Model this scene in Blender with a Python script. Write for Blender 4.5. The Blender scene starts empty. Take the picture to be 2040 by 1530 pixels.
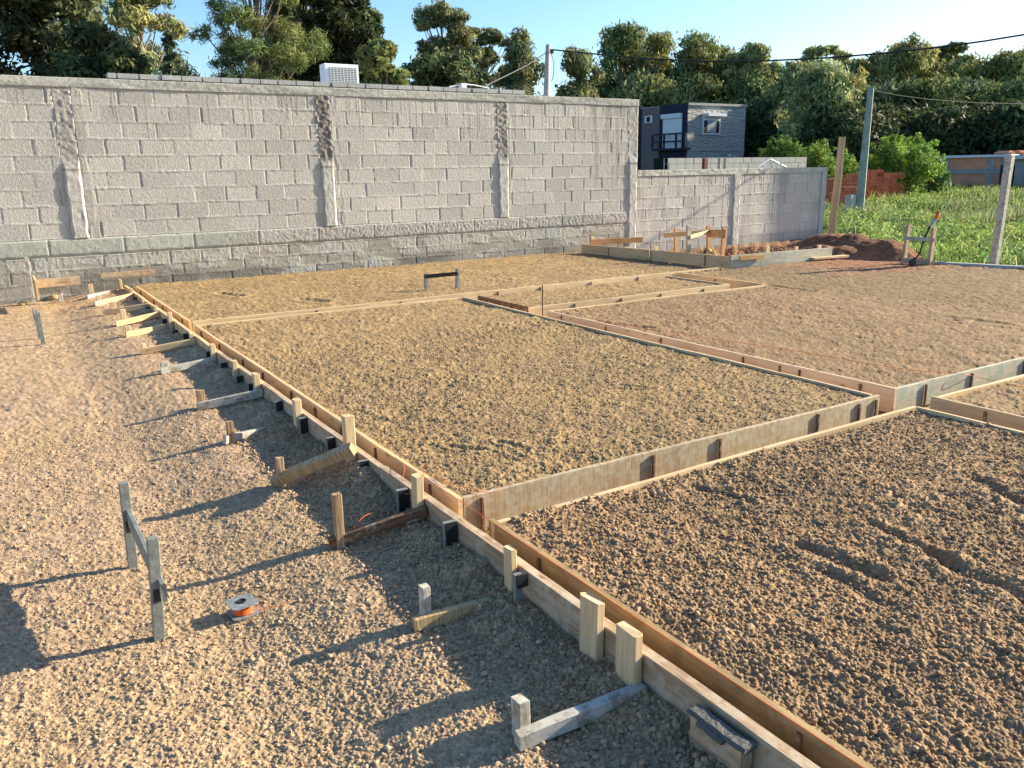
import bpy, math, random
import numpy as np
from mathutils import Vector, Matrix

# ------------------------------------------------------------------ camera, world, sun
scene = bpy.context.scene
col = scene.collection
F = 1658.0                                   # focal length in pixels of a 2040 px wide frame
_X = np.array([2760, 469, -F]); _X /= np.linalg.norm(_X)
_Y = np.array([-1065, 403, -F]); _Y -= _X * (_X @ _Y); _Y /= np.linalg.norm(_Y)
_Z = np.cross(_X, _Y)
R = np.array([_X, _Y, _Z])
CAM = np.array([0, 0, 1.5])
cam = bpy.data.cameras.new('camera'); cam.sensor_width = 36; cam.lens = F / 2040 * 36
cam.clip_start = .05; cam.clip_end = 3000
camo = bpy.data.objects.new('camera', cam); col.objects.link(camo)
M4 = Matrix.Identity(4)
for i in range(3):
    for j in range(3): M4[i][j] = R[i][j]
    M4[i][3] = CAM[i]
camo.matrix_world = M4
scene.camera = camo

SUN_EL, SUN_AZ = math.radians(22), math.radians(-10)      # sun stands towards +X, a little to -Y
sdir = Vector((math.cos(SUN_EL) * math.cos(SUN_AZ), math.cos(SUN_EL) * math.sin(SUN_AZ), math.sin(SUN_EL)))
w = bpy.data.worlds.new('World'); scene.world = w; w.use_nodes = True
nt = w.node_tree; nt.nodes.clear()
sky = nt.nodes.new('ShaderNodeTexSky'); sky.sky_type = 'NISHITA'; sky.sun_disc = False
sky.sun_elevation = SUN_EL; sky.sun_rotation = math.atan2(sdir.x, sdir.y)
sky.air_density = 1.0; sky.dust_density = 1.0; sky.ozone_density = 3.5
bg = nt.nodes.new('ShaderNodeBackground'); bg.inputs[1].default_value = .10
wo = nt.nodes.new('ShaderNodeOutputWorld')
hsn = nt.nodes.new('ShaderNodeHueSaturation'); hsn.inputs['Saturation'].default_value = 1.15; nt.links.new(sky.outputs[0], hsn.inputs['Color']); nt.links.new(hsn.outputs[0], bg.inputs[0]); nt.links.new(bg.outputs[0], wo.inputs[0])
sl = bpy.data.lights.new('sun', 'SUN'); sl.energy = 5.0; sl.angle = math.radians(.5); sl.color = (1, .885, .66)
so = bpy.data.objects.new('sun', sl); col.objects.link(so)
so.rotation_euler = sdir.to_track_quat('Z', 'Y').to_euler()
scene.view_settings.view_transform = 'Standard'; scene.view_settings.look = 'None'
scene.view_settings.exposure = 1.42; scene.view_settings.gamma = 1
scene.render.engine = 'CYCLES'

# ------------------------------------------------------------------ measuring helpers (photo point -> place in the world)
def ray(px, py): return R @ np.array([px - 1020, 765 - py, -F])
def G(px, py, z=0.0):                          # on a level plane
    d = ray(px, py); return CAM + d * ((z - CAM[2]) / d[2])
def WY(px, py, y=11.84):                       # on a plane parallel to the wall
    d = ray(px, py); return CAM + d * (y / d[1])
def WX(px, py, x):
    d = ray(px, py); return CAM + d * (x / d[0])
def PD(px, py, depth): return CAM + ray(px, py) * (depth / F)
def HIT(px, py, a, b):                         # on the upright plane through a and b
    n = np.array([b[1] - a[1], a[0] - b[0], 0.]); d = ray(px, py)
    return CAM + d * (((a - CAM) @ n) / (d @ n))
def HZ(px, py, x, y):                          # height at which the view line passes the upright at x,y
    d = ray(px, py); q = np.array([x, y]); t = (q @ d[:2]) / (d[:2] @ d[:2]); return (CAM + d * t)[2]

# ------------------------------------------------------------------ noise
def hsh(ix, iy, s):
    n = (ix.astype(np.int64) * 374761393 + iy.astype(np.int64) * 668265263 + s * 362437 + 974711) & 0xffffffff
    n = ((n ^ (n >> 13)) * 1274126177) & 0xffffffff
    n = ((n ^ (n >> 15)) * 2246822519) & 0xffffffff
    return ((n ^ (n >> 16)) & 0xffff) / 65535.0
def vn(x, y, s=0):
    x = np.asarray(x, float); y = np.asarray(y, float)
    ix = np.floor(x); iy = np.floor(y); fx = x - ix; fy = y - iy
    fx = fx * fx * (3 - 2 * fx); fy = fy * fy * (3 - 2 * fy)
    ix = ix.astype(np.int64); iy = iy.astype(np.int64)
    a = hsh(ix, iy, s); b = hsh(ix + 1, iy, s); c = hsh(ix, iy + 1, s); d = hsh(ix + 1, iy + 1, s)
    return (a + (b - a) * fx) * (1 - fy) + (c + (d - c) * fx) * fy
def fbm(x, y, s=0, o=4):
    r = 0; a = .5; t = 0
    for i in range(o): r = r + a * vn(x * 2 ** i + 17.3 * i, y * 2 ** i - 9.1 * i, s + i); t += a; a *= .5
    return r / t
def domes(x, y, cell, s, prob, rmin, rmax):
    x = np.asarray(x, float) / cell; y = np.asarray(y, float) / cell
    ix = np.floor(x).astype(np.int64); iy = np.floor(y).astype(np.int64); out = np.zeros_like(x)
    for dx in (-1, 0, 1):
        for dy in (-1, 0, 1):
            jx = ix + dx; jy = iy + dy
            px = jx + hsh(jx, jy, s); py = jy + hsh(jx, jy, s + 1); k = hsh(jx, jy, s + 2)
            r = (rmin + (rmax - rmin) * k * k); on = hsh(jx, jy, s + 3) < prob
            q = r * r - (x - px) ** 2 - ((y - py) * (.8 + .5 * k)) ** 2
            out = np.maximum(out, np.where(on & (q > 0), np.sqrt(np.maximum(q, 0)), 0))
    return out * cell
def sm(a, b, x):
    t = np.clip((x - a) / (b - a), 0, 1); return t * t * (3 - 2 * t)

# ------------------------------------------------------------------ object helpers
def tag(o, label=None, cat=None, group=None, kind=None):
    if label: o['label'] = label
    if cat: o['category'] = cat
    if group: o['group'] = group
    if kind: o['kind'] = kind
    return o
def empty(name, loc, label, cat, group=None):
    o = bpy.data.objects.new(name, None); o.location = [float(v) for v in loc]; o.empty_display_size = .1; col.objects.link(o)
    return tag(o, label, cat, group)
def npmesh(name, V, Fc, mat, colors=None, smooth=False, parent=None, origin=None):
    V = np.asarray(V, np.float32); Fc = np.asarray(Fc, np.int32)
    if origin is not None: V = V - np.asarray(origin, np.float32)
    me = bpy.data.meshes.new(name); n = Fc.shape[1]
    me.vertices.add(len(V)); me.vertices.foreach_set('co', V.ravel())
    me.loops.add(Fc.size); me.loops.foreach_set('vertex_index', Fc.ravel())
    me.polygons.add(len(Fc)); me.polygons.foreach_set('loop_start', np.arange(0, Fc.size, n, dtype=np.int32))
    me.polygons.foreach_set('loop_total', np.full(len(Fc), n, np.int32))
    if smooth: me.polygons.foreach_set('use_smooth', np.ones(len(Fc), bool))
    me.update(calc_edges=True)
    if colors is not None:
        a = me.color_attributes.new('Col', 'FLOAT_COLOR', 'POINT')
        c = np.ones((len(V), 4), np.float32); c[:, :3] = colors; a.data.foreach_set('color', c.ravel())
    me.materials.append(mat)
    o = bpy.data.objects.new(name, me); col.objects.link(o)
    if origin is not None: o.location = [float(v) for v in origin]
    if parent is not None:
        o.parent = parent
        if origin is not None: o.location = [float(origin[i]) - parent.location[i] for i in range(3)]
    return o
class MB:                                       # small mesh builder, world coordinates
    def __init__(s): s.v = []; s.f = []
    def prism(s, p0, p1, side, wid, hgt, seg=1, jit=0., bev=.0015, rnd=None, cap=0.):
        """beam from p0 to p1; cross-section wid along 'side', hgt across; worn, slightly wavy edges"""
        rnd = rnd or random; p0 = Vector([float(a) for a in p0]); p1 = Vector([float(a) for a in p1]); ax = (p1 - p0)
        L = ax.length; ax.normalize()
        sd = Vector(side); sd = (sd - ax * sd.dot(ax)).normalized(); up = ax.cross(sd); b = bev
        cs = [(-wid/2, -hgt/2 + b), (-wid/2 + b, -hgt/2), (wid/2 - b, -hgt/2), (wid/2, -hgt/2 + b),
              (wid/2, hgt/2 - b), (wid/2 - b, hgt/2), (-wid/2 + b, hgt/2), (-wid/2, hgt/2 - b)]
        base = len(s.v); jw = 0; jh = 0
        for i in range(seg + 1):
            c = p0 + ax * (L * i / seg); jw = jw * .7 + rnd.uniform(-jit, jit); jh = jh * .7 + rnd.uniform(-jit, jit)
            for k, (a, h) in enumerate(cs):
                e = rnd.uniform(-cap, cap) if i in (0, seg) else 0
                s.v.append(c + sd * (a + jw + rnd.uniform(-jit, jit) * .25) + up * (h + jh + rnd.uniform(-jit, jit) * .25) + ax * e)
        for i in range(seg):
            for k in range(8):
                a = base + i * 8 + k; bb = base + i * 8 + (k + 1) % 8
                s.f.append((a, bb, bb + 8, a + 8))
        s.f.append(tuple(base + k for k in range(7, -1, -1))); s.f.append(tuple(base + seg * 8 + k for k in range(8)))
        return s
    def box(s, lo, hi):
        x0, y0, z0 = lo; x1, y1, z1 = hi; b = len(s.v)
        s.v += [Vector(map(float, q)) for q in ((x0,y0,z0),(x1,y0,z0),(x1,y1,z0),(x0,y1,z0),(x0,y0,z1),(x1,y0,z1),(x1,y1,z1),(x0,y1,z1))]
        s.f += [tuple(b + i for i in q) for q in ((3,2,1,0),(4,5,6,7),(0,1,5,4),(1,2,6,5),(2,3,7,6),(3,0,4,7))]; return s
    def fbox(s, o, u, v, a, b, c):              # box in a frame: origin o, level axes u, v and z; ranges a, b, c
        k = len(s.v)
        for z in c:
            for q, r in ((a[0], b[0]), (a[1], b[0]), (a[1], b[1]), (a[0], b[1])):
                s.v.append(Vector([float(t) for t in (o + u * q + v * r + np.array([0, 0, z]))]))
        s.f += [tuple(k + i for i in q) for q in ((3,2,1,0),(4,5,6,7),(0,1,5,4),(1,2,6,5),(2,3,7,6),(3,0,4,7))]; return s
    def tube(s, pts, rad, n=6):
        pts = [Vector([float(a) for a in p]) for p in pts]
        if not hasattr(rad, '__len__'): rad = [rad] * len(pts)
        b = len(s.v); ref = Vector((.13, .31, .94))
        for i, p in enumerate(pts):
            t = (pts[min(i + 1, len(pts) - 1)] - pts[max(i - 1, 0)]).normalized()
            if abs(t.dot(ref)) > .95: ref = Vector((1, .1, .05))
            u = (ref - t * ref.dot(t)).normalized(); v = t.cross(u)
            for k in range(n):
                a = 2 * math.pi * k / n; s.v.append(p + (u * math.cos(a) + v * math.sin(a)) * rad[i])
        for i in range(len(pts) - 1):
            for k in range(n):
                a = b + i * n + k; c = b + i * n + (k + 1) % n; s.f.append((a, c, c + n, a + n))
        s.f.append(tuple(b + k for k in range(n - 1, -1, -1))); s.f.append(tuple(b + (len(pts) - 1) * n + k for k in range(n)))
        return s
    def build(s, name, mat, parent=None, origin=None, ax=None, smooth=False):
        """ax = local X direction (so grain runs along it)"""
        o0 = Vector([float(a) for a in origin]) if origin is not None else (Vector(parent.location) if parent else s.v[0].copy())
        if ax is not None:
            x = Vector([float(a) for a in ax]).normalized(); r = Vector((0, 0, 1)) if abs(x.z) < .9 else Vector((0, 1, 0))
            y = r.cross(x).normalized(); z = x.cross(y); Rm = Matrix((x, y, z)).transposed()
        else: Rm = Matrix.Identity(3)
        inv = Rm.transposed()
        me = bpy.data.meshes.new(name); me.from_pydata([inv @ (v - o0) for v in s.v], [], s.f); me.update()
        if smooth:
            for p in me.polygons: p.use_smooth = True
        me.materials.append(mat); o = bpy.data.objects.new(name, me); col.objects.link(o)
        if parent is not None:
            o.parent = parent; pw = parent.matrix_basis.copy(); up_ = parent.parent
            while up_ is not None: pw = up_.matrix_basis @ pw; up_ = up_.parent
            pm = pw.inverted(); o.matrix_local = pm @ (Matrix.Translation(o0) @ Rm.to_4x4())
        else: o.matrix_world = Matrix.Translation(o0) @ Rm.to_4x4()
        return o

# ------------------------------------------------------------------ materials
def newmat(name):
    m = bpy.data.materials.new(name); m.use_nodes = True; return m, m.node_tree, m.node_tree.nodes['Principled BSDF']
def N(nt, t, **k):
    n = nt.nodes.new(t)
    for a, b in k.items():
        if a.startswith('i_'): n.inputs[a[2:].replace('_', ' ')].default_value = b
        else: setattr(n, a, b)
    return n
def plain(name, c, c2=None, scale=8, rough=.85, bump=.2, bscale=60, bdist=.004, spec=.3, metal=0):
    m, nt, b = newmat(name); L = nt.links; tc = N(nt, 'ShaderNodeTexCoord')
    n1 = N(nt, 'ShaderNodeTexNoise', i_Scale=scale, i_Detail=8., i_Roughness=.65); L.new(tc.outputs['Object'], n1.inputs['Vector'])
    r = N(nt, 'ShaderNodeValToRGB'); r.color_ramp.elements[0].position = .35; r.color_ramp.elements[1].position = .65
    c2 = c2 or tuple(x * .75 for x in c)
    r.color_ramp.elements[0].color = (*c2, 1); r.color_ramp.elements[1].color = (*c, 1)
    L.new(n1.outputs[0], r.inputs[0]); L.new(r.outputs[0], b.inputs['Base Color'])
    n2 = N(nt, 'ShaderNodeTexNoise', i_Scale=bscale, i_Detail=6.); L.new(tc.outputs['Object'], n2.inputs['Vector'])
    bp = N(nt, 'ShaderNodeBump', i_Strength=bump, i_Distance=bdist); L.new(n2.outputs[0], bp.inputs['Height']); L.new(bp.outputs[0], b.inputs['Normal'])
    b.inputs['Roughness'].default_value = rough; b.inputs['Specular IOR Level'].default_value = spec; b.inputs['Metallic'].default_value = metal
    return m
def attr_mat(name, rough=.95, bump=.4, bscale=180, bdist=.004, spec=.15, trans=0., vscale=0, vamt=.0):
    m, nt, b = newmat(name); L = nt.links; tc = N(nt, 'ShaderNodeTexCoord')
    a = N(nt, 'ShaderNodeVertexColor', layer_name='Col'); src = a.outputs[0]
    if vamt:
        n = N(nt, 'ShaderNodeTexNoise', i_Scale=vscale, i_Detail=4.); L.new(tc.outputs['Object'], n.inputs['Vector'])
        mr = N(nt, 'ShaderNodeMapRange'); mr.inputs[1].default_value = .3; mr.inputs[2].default_value = .7
        mr.inputs[3].default_value = 1 - vamt; mr.inputs[4].default_value = 1 + vamt; L.new(n.outputs[0], mr.inputs[0])
        mx = N(nt, 'ShaderNodeVectorMath', operation='SCALE'); L.new(src, mx.inputs[0]); L.new(mr.outputs[0], mx.inputs['Scale']); src = mx.outputs[0]
    L.new(src, b.inputs['Base Color']); b.inputs['Roughness'].default_value = rough; b.inputs['Specular IOR Level'].default_value = spec
    if bump:
        n2 = N(nt, 'ShaderNodeTexNoise', i_Scale=bscale, i_Detail=5.); L.new(tc.outputs['Object'], n2.inputs['Vector'])
        bp = N(nt, 'ShaderNodeBump', i_Strength=bump, i_Distance=bdist); L.new(n2.outputs[0], bp.inputs['Height']); L.new(bp.outputs[0], b.inputs['Normal'])
    if trans:
        t = N(nt, 'ShaderNodeBsdfTranslucent'); L.new(src, t.inputs[0]); mxs = N(nt, 'ShaderNodeMixShader'); mxs.inputs[0].default_value = trans
        out = nt.nodes['Material Output']; L.new(b.outputs[0], mxs.inputs[1]); L.new(t.outputs[0], mxs.inputs[2]); L.new(mxs.outputs[0], out.inputs[0])
    return m
def wood(name, c, dark, grain=1.0, stain=None, stain_amt=.5, sscale=5, rough=.75, cross=False, knots=True):
    """grain runs along local X; stain = colour of cement or damp blotches"""
    m, nt, b = newmat(name); L = nt.links; tc = N(nt, 'ShaderNodeTexCoord'); oi = N(nt, 'ShaderNodeObjectInfo')
    add = N(nt, 'ShaderNodeVectorMath', operation='ADD'); sc = N(nt, 'ShaderNodeVectorMath', operation='SCALE'); sc.inputs['Scale'].default_value = 37.
    cb = N(nt, 'ShaderNodeCombineXYZ')
    for i in range(3): L.new(oi.outputs['Random'], cb.inputs[i])
    L.new(cb.outputs[0], sc.inputs[0]); L.new(tc.outputs['Object'], add.inputs[0]); L.new(sc.outputs[0], add.inputs[1])
    mp = N(nt, 'ShaderNodeMapping'); mp.inputs['Scale'].default_value = (60, 2, 2) if cross else (1.6, 26, 26); L.new(add.outputs[0], mp.inputs['Vector'])
    n1 = N(nt, 'ShaderNodeTexNoise', i_Scale=2.2, i_Detail=7., i_Roughness=.62, i_Distortion=.6); L.new(mp.outputs[0], n1.inputs['Vector'])
    r = N(nt, 'ShaderNodeValToRGB'); r.color_ramp.elements[0].position = .34; r.color_ramp.elements[1].position = .60
    r.color_ramp.elements[0].color = (*dark, 1); r.color_ramp.elements[1].color = (*c, 1); L.new(n1.outputs[0], r.inputs[0]); src = r.outputs[0]
    def mix(src, fac, colr):
        mx = N(nt, 'ShaderNodeMix', data_type='RGBA'); L.new(fac, mx.inputs[0]); L.new(src, mx.inputs[6]); mx.inputs[7].default_value = (*colr, 1); return mx.outputs[2]
    def ramp(n, lo, hi, v=1.):
        q = N(nt, 'ShaderNodeMapRange'); q.inputs[1].default_value = lo; q.inputs[2].default_value = hi; q.inputs[4].default_value = v; L.new(n, q.inputs[0]); return q.outputs[0]
    if knots:
        mk = N(nt, 'ShaderNodeMapping'); mk.inputs['Scale'].default_value = (5, 16, 16); L.new(add.outputs[0], mk.inputs['Vector'])
        vo = N(nt, 'ShaderNodeTexVoronoi', i_Scale=1.); L.new(mk.outputs[0], vo.inputs['Vector'])
        src = mix(src, ramp(vo.outputs['Distance'], .16, .07, .75), tuple(x * .3 for x in dark))
    if stain:
        n3 = N(nt, 'ShaderNodeTexNoise', i_Scale=sscale, i_Detail=8., i_Roughness=.7); L.new(add.outputs[0], n3.inputs['Vector'])
        src = mix(src, ramp(n3.outputs[0], .62 - stain_amt * .3, .70 - stain_amt * .25, .85), stain)
    n4 = N(nt, 'ShaderNodeTexNoise', i_Scale=1.3, i_Detail=3.); L.new(add.outputs[0], n4.inputs['Vector'])
    hs = N(nt, 'ShaderNodeHueSaturation'); L.new(src, hs.inputs['Color'])
    v = N(nt, 'ShaderNodeMapRange'); v.inputs[1].default_value = .25; v.inputs[2].default_value = .75; v.inputs[3].default_value = .78; v.inputs[4].default_value = 1.15
    L.new(n4.outputs[0], v.inputs[0]); L.new(v.outputs[0], hs.inputs['Value']); L.new(hs.outputs[0], b.inputs['Base Color'])
    bp = N(nt, 'ShaderNodeBump', i_Strength=.35 * grain, i_Distance=.003); L.new(n1.outputs[0], bp.inputs['Height']); L.new(bp.outputs[0], b.inputs['Normal'])
    b.inputs['Roughness'].default_value = rough; b.inputs['Specular IOR Level'].default_value = .25
    return m
MT = {}
MT['pine'] = wood('new pine', (.72, .51, .28), (.60, .39, .19), stain=(.50, .42, .32), stain_amt=.15, sscale=7)
MT['pale'] = wood('pale pine', (.70, .52, .31), (.54, .37, .19), knots=False)
MT['pink'] = wood('planed pink pine', (.70, .51, .34), (.62, .42, .26), grain=.5)
MT['plank'] = wood('reused plank', (.49, .34, .21), (.27, .175, .105), grain=1.6, stain=(.50, .40, .28), stain_amt=.5, sscale=14)
MT['oldgrey'] = wood('weathered grey timber', (.36, .32, .25), (.20, .17, .12), grain=2, stain=(.50, .48, .42), stain_amt=.7, sscale=22)
MT['cement'] = wood('plywood caked with cement', (.50, .37, .22), (.30, .21, .12), stain=(.50, .43, .31), stain_amt=.5, sscale=26, cross=True, knots=False)
MT['green'] = wood('green stained shutter board', (.56, .50, .38), (.42, .37, .27), stain=(.33, .38, .30), stain_amt=.5, sscale=11, knots=False)
MT['ochre'] = wood('stained plywood strip', (.42, .29, .14), (.28, .18, .08), stain=(.24, .18, .085), stain_amt=.5, sscale=9, knots=False, grain=.6)
MT['striped'] = wood('sawn batten with saw marks', (.58, .41, .22), (.30, .18, .08), grain=2, cross=True, knots=False)
MT['brown'] = wood('dark brown timber', (.24, .13, .07), (.10, .05, .028), stain=(.44, .36, .26), stain_amt=.3, sscale=20)
MT['brownstake'] = wood('pale stake with a brown face', (.46, .32, .19), (.20, .11, .055), grain=2, knots=False)
MT['red'] = wood('orange shuttering board', (.56, .33, .15), (.42, .22, .09))
MT['film'] = plain('black of the painted shadow', (.016, .017, .020), (.011, .012, .014), 20, .45, .1, spec=.5)
MT['greyfilm'] = plain('dusty film faced plywood', (.23, .24, .215), (.14, .15, .135), 30, .6, .25, bscale=90, spec=.4)
MT['white'] = plain('white paint', (.72, .74, .76), (.66, .68, .70), 6, .5, .05, spec=.4)
MT['dark'] = plain('dark metal', (.02, .025, .05), None, 6, .5, .05)
MT['ground'] = attr_mat('earth', bump=.6, bscale=160, bdist=.004, vscale=55, vamt=.22)
MT['stone'] = attr_mat('pebble', bump=.3, bscale=120, rough=.9)
MT['block'] = attr_mat('concrete block', bump=.7, bscale=70, bdist=.008, vscale=45, vamt=.14)
MT['leaf'] = attr_mat('leaves', rough=.65, bump=0, spec=.18, trans=.3)
MT['grassleaf'] = attr_mat('grass blades', rough=.6, bump=0, spec=.25, trans=.4)
MT['bark'] = plain('bark', (.20, .16, .12), (.10, .08, .06), 6, .95, .6, 25, .02)
MT['palebark'] = plain('pale bark', (.42, .38, .31), (.22, .18, .14), 4, .9, .4, 20, .02)
MT['concrete'] = plain('concrete', (.40, .39, .36), (.30, .29, .27), 5, .9, .5, 60, .006)
MT['palecon'] = plain('pale concrete block', (.46, .45, .42), (.36, .35, .33), 2, .9, .4, 20, .01)
MT['polegreen'] = plain('greenish concrete pole', (.30, .35, .29), (.20, .25, .20), 5, .8, .3, 40)
MT['postwood'] = wood('rough round post', (.62, .42, .23), (.42, .27, .14))
MT['string'] = plain('orange string', (.85, .16, .03), (.75, .12, .02), 60, .6, 0)
MT['mortar'] = plain('wet mortar', (.13, .125, .115), (.07, .07, .065), 40, .8, .8, 90, .008)
MT['cable'] = plain('black cable', (.015, .015, .017), None, 5, .6, 0)

# ------------------------------------------------------------------ ground
T = .19                                         # top of all formwork boards and of the fill between them
CELLS = [(1.512, -4, 4.31, 2.60), (1.514, 2.892, 4.315, 7.975), (1.518, 8.215, 8.50, 11.66), (4.52, 6.95, 7.285, 7.98),
         (4.547, 2.945, 60, 6.645), (7.64, 6.6, 60, 8.12), (4.565, -4, 60, 2.68)]
def xlim(y): return 11.6 + .5 * np.sin(y * .8) * 0 - .42 * (y - 5.8) * (y > 5.8)
MOUND = []
for _px, _py, _y, _r in ((1575, 494, 10.4, .35), (1612, 482, 10.2, .40), (1645, 468, 10.0, .45), (1672, 465, 9.7, .45), (1705, 471, 9.2, .45), (1738, 479, 8.7, .42), (1768, 484, 8.2, .38), (1788, 500, 7.9, .28), (1690, 492, 8.9, .4), (1640, 492, 9.3, .4)):
    _p = WY(_px, _py, _y); MOUND.append((_p[0], _y, _r, _r * 1.1, _p[2] + .05))
def base_z(x, y):
    inplat = (x > 1.40) & (y < 11.70)
    r = np.hypot(x, y)
    # left ground with its soil banked against the plank
    zl = .008 * np.clip(y - 3, 0, 9) + (1 - .55 * sm(4, 8, y)) * (.55 + .45 * sm(1.3, 1.9, y)) * (.062 + .022 * np.sin(y * 2.1) + .02 * np.sin(y * 5.3 + 1)) * sm(1.10, 1.37, x) + .052 * sm(.45, 1.0, x) - .02 * sm(1.6, 3.5, -x)
    nz = (fbm(x * 1.3, y * 1.3, 5) - .5)
    zl = zl + nz * .03
    field = -.12 + .9 * (fbm(x * .16, y * .30, 31) - .5) * sm(13, 20, r) + .10 * (fbm(x * .9, y * .9, 37) - .5)
    field = field + .012 * np.clip(r - 30, 0, 60)
    z = np.where(x < 1.40, zl, T - .17)
    for i, (a, b, c, d) in enumerate(CELLS):
        z = np.where((x > a) & (x < c) & (y > b) & (y < d), T - .012 + nz * .028, z)
    # loose soil behind the bank boards, then down to the field
    low = .10 + .10 * (fbm(x * 1.5, y * 1.5, 9) - .5) - .22 * sm(10, 14, x)
    z = np.where((x > 8.55) & (y > 8.16) & (y < 11.7), low, z)
    out = sm(0, .5, x - xlim(y))
    z = np.where(x > 7, z * (1 - out) + field * out, z)
    z = np.where(y > 11.7, np.where(x < 15.6, .05, field), z)
    hm = np.zeros_like(z)
    for mx, my, a, b, h in MOUND:
        q = ((x - mx) / a) ** 2 + ((y - my) / b) ** 2
        hm = np.maximum(hm, h * np.exp(-q * .6))
    z = np.where(y < 11.8, np.maximum(z, hm * (.86 + .30 * fbm(x * 3, y * 3, 41)) + .05 * (fbm(x * 9, y * 9, 43) - .5) * (hm > .1) - .02), z)
    z = np.where((x < -6) | (y < -3) , np.where(x < 1.4, zl, z), z)
    return z
def furrow(x, y, a, b, wd, dp):
    a = np.array(a); b = np.array(b); d = b - a; L = np.hypot(*d); d = d / L
    t = np.clip((x - a[0]) * d[0] + (y - a[1]) * d[1], 0, L)
    q = np.hypot(x - a[0] - d[0] * t, y - a[1] - d[1] * t)
    return -dp * .55 * np.exp(-(q / wd) ** 2) + dp * .25 * np.exp(-((q - wd * 2) / wd) ** 2)
FUR = [(G(ax, ay, T)[:2], G(bx, by, T)[:2], w_, d_) for ax, ay, bx, by, w_, d_ in ((1600, 1070, 1760, 1135, .030, .030), (1745, 1035, 1900, 1105, .028, .026), (1860, 1090, 2060, 1190, .032, .030),
       (1640, 1120, 1800, 1200, .025, .018), (1390, 955, 1500, 985, .020, .020), (1950, 945, 2050, 1000, .035, .030), (1690, 905, 1760, 915, .025, .015), (905, 880, 965, 888, .02, .02), (1000, 872, 1060, 885, .02, .018),
       (1240, 760, 1300, 768, .02, .015), (440, 580, 480, 586, .05, .03), (600, 592, 650, 596, .05, .03), (1890, 625, 2000, 640, .05, .02), (1200, 640, 1300, 650, .03, .02), (1490, 560, 1620, 575, .05, .02))]
def ground(x, y):
    """height and colour"""
    z = base_z(x, y); r = np.hypot(x, y); left = x < 1.40
    cell2 = (x > 1.5) & (x < 4.4) & (y < 2.65); plat = (~left) & (x < xlim(y)) & (y < 11.7)
    rough = np.where(left, .46, np.where(cell2, .80, .66))
    mbank = sm(1.02, 1.3, x) * left; rough = rough + mbank * .6
    near = r < 14
    k = np.zeros_like(z)
    xs, ys = x[near], y[near]; rough = rough * (.55 + .9 * fbm(x * 1.3, y * 1.3, 71))
    wob = .004 * vn(xs * 40, ys * 40, 77)
    s1 = domes(xs + wob, ys, .013, 11, .9, .35, .8); s2 = domes(xs, ys + wob, .028, 15, .45, .25, .75); s3 = domes(xs + wob * 2, ys, .07, 19, .30, .15, .6)
    f1 = fbm(xs * 9, ys * 9, 51) - .5; f2 = fbm(xs * 2.2, ys * 6.5, 57) - .5; f3 = fbm(xs * 30, ys * 30, 59) - .5
    rg = rough[near]
    s0 = domes(xs, ys, .0085, 23, .9, .35, .85)
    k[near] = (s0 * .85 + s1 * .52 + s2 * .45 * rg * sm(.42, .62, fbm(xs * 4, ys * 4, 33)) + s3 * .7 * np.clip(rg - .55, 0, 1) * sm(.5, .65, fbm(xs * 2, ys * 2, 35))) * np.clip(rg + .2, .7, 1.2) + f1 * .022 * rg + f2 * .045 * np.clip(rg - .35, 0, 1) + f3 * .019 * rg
    k = k - .010
    k = np.where(x > xlim(y) + .3, k * .5, k)
    for a, b, wd, dp in FUR:
        k = k + np.where(plat, furrow(x + .03 * vn(x * 9, y * 9, 3), y, a, b, wd, dp), 0)
    z = z + k
    # colour
    c = np.zeros((len(x), 3)); v = fbm(x * 2.1, y * 2.1, 61)[:, None]; v2 = fbm(x * .7, y * .7, 67)[:, None]
    tan = np.array([.46, .318, .175]); pinkish = np.array([.48, .328, .215]); gold = np.array([.40, .270, .125]); brown = np.array([.37, .235, .130]); mid = np.array([.31, .208, .110]); redd = np.array([.21, .098, .05])
    c[:] = tan * (1 - v) + pinkish * v
    tp = sm(6, 11, y)[:, None]; cg = c * (1 - .0 * tp) ; c = np.where(left[:, None], cg, c)
    mb = (mbank * (.6 + .4 * v[:, 0]))[:, None]; c = c * (1 - mb) + (brown * 1.15) * mb
    cellc = np.zeros_like(c); cellc[:] = gold * (1 - v) + mid * v
    t3 = (sm(4.2, 4.8, x) * (1 - sm(6.7, 7.6, y)))[:, None]; cellc = cellc * (1 - t3) + (mid * .92 * (1 - v2) + brown * .80 * v2) * t3
    t5 = sm(7.2, 8.4, x)[:, None]; cellc = cellc * (1 - t5) + mid * .80 * t5
    t2 = (cell2.astype(float))[:, None]; cellc = cellc * (1 - t2) + (brown * (1 - v) + mid * v) * t2
    lowb = sm(3.2, 2.8, y)[:, None] * (1 - t2) * sm(4.2, 4.6, x)[:, None]; cellc = cellc * (1 - lowb) + mid * lowb
    c = np.where(plat[:, None], cellc, c)
    rd = (sm(8.9, 10.2, x + 1.2 * (v[:, 0] - .5)) * sm(5.9, 7.2, y + (v[:, 0] - .5)))[:, None]
    rdb = ((x > 8.6) & (y > 7.4) & (y < 11.75) & (x < 13.4 + .9 * (y - 8.5))).astype(float)[:, None] * sm(8.8, 10.5, x)[:, None]
    rd = np.maximum(rd, rdb); c = c * (1 - rd) + redd * 1.5 * rd
    fld = sm(.15, .9, x - xlim(y))[:, None] * (1 - np.maximum(0, 0)); grass = np.array([.10, .13, .04])
    mh = np.zeros_like(x)
    for mx, my, a, b, h in MOUND: mh = np.maximum(mh, np.exp(-(((x - mx) / a) ** 2 + ((y - my) / b) ** 2) * 1.3))
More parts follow.
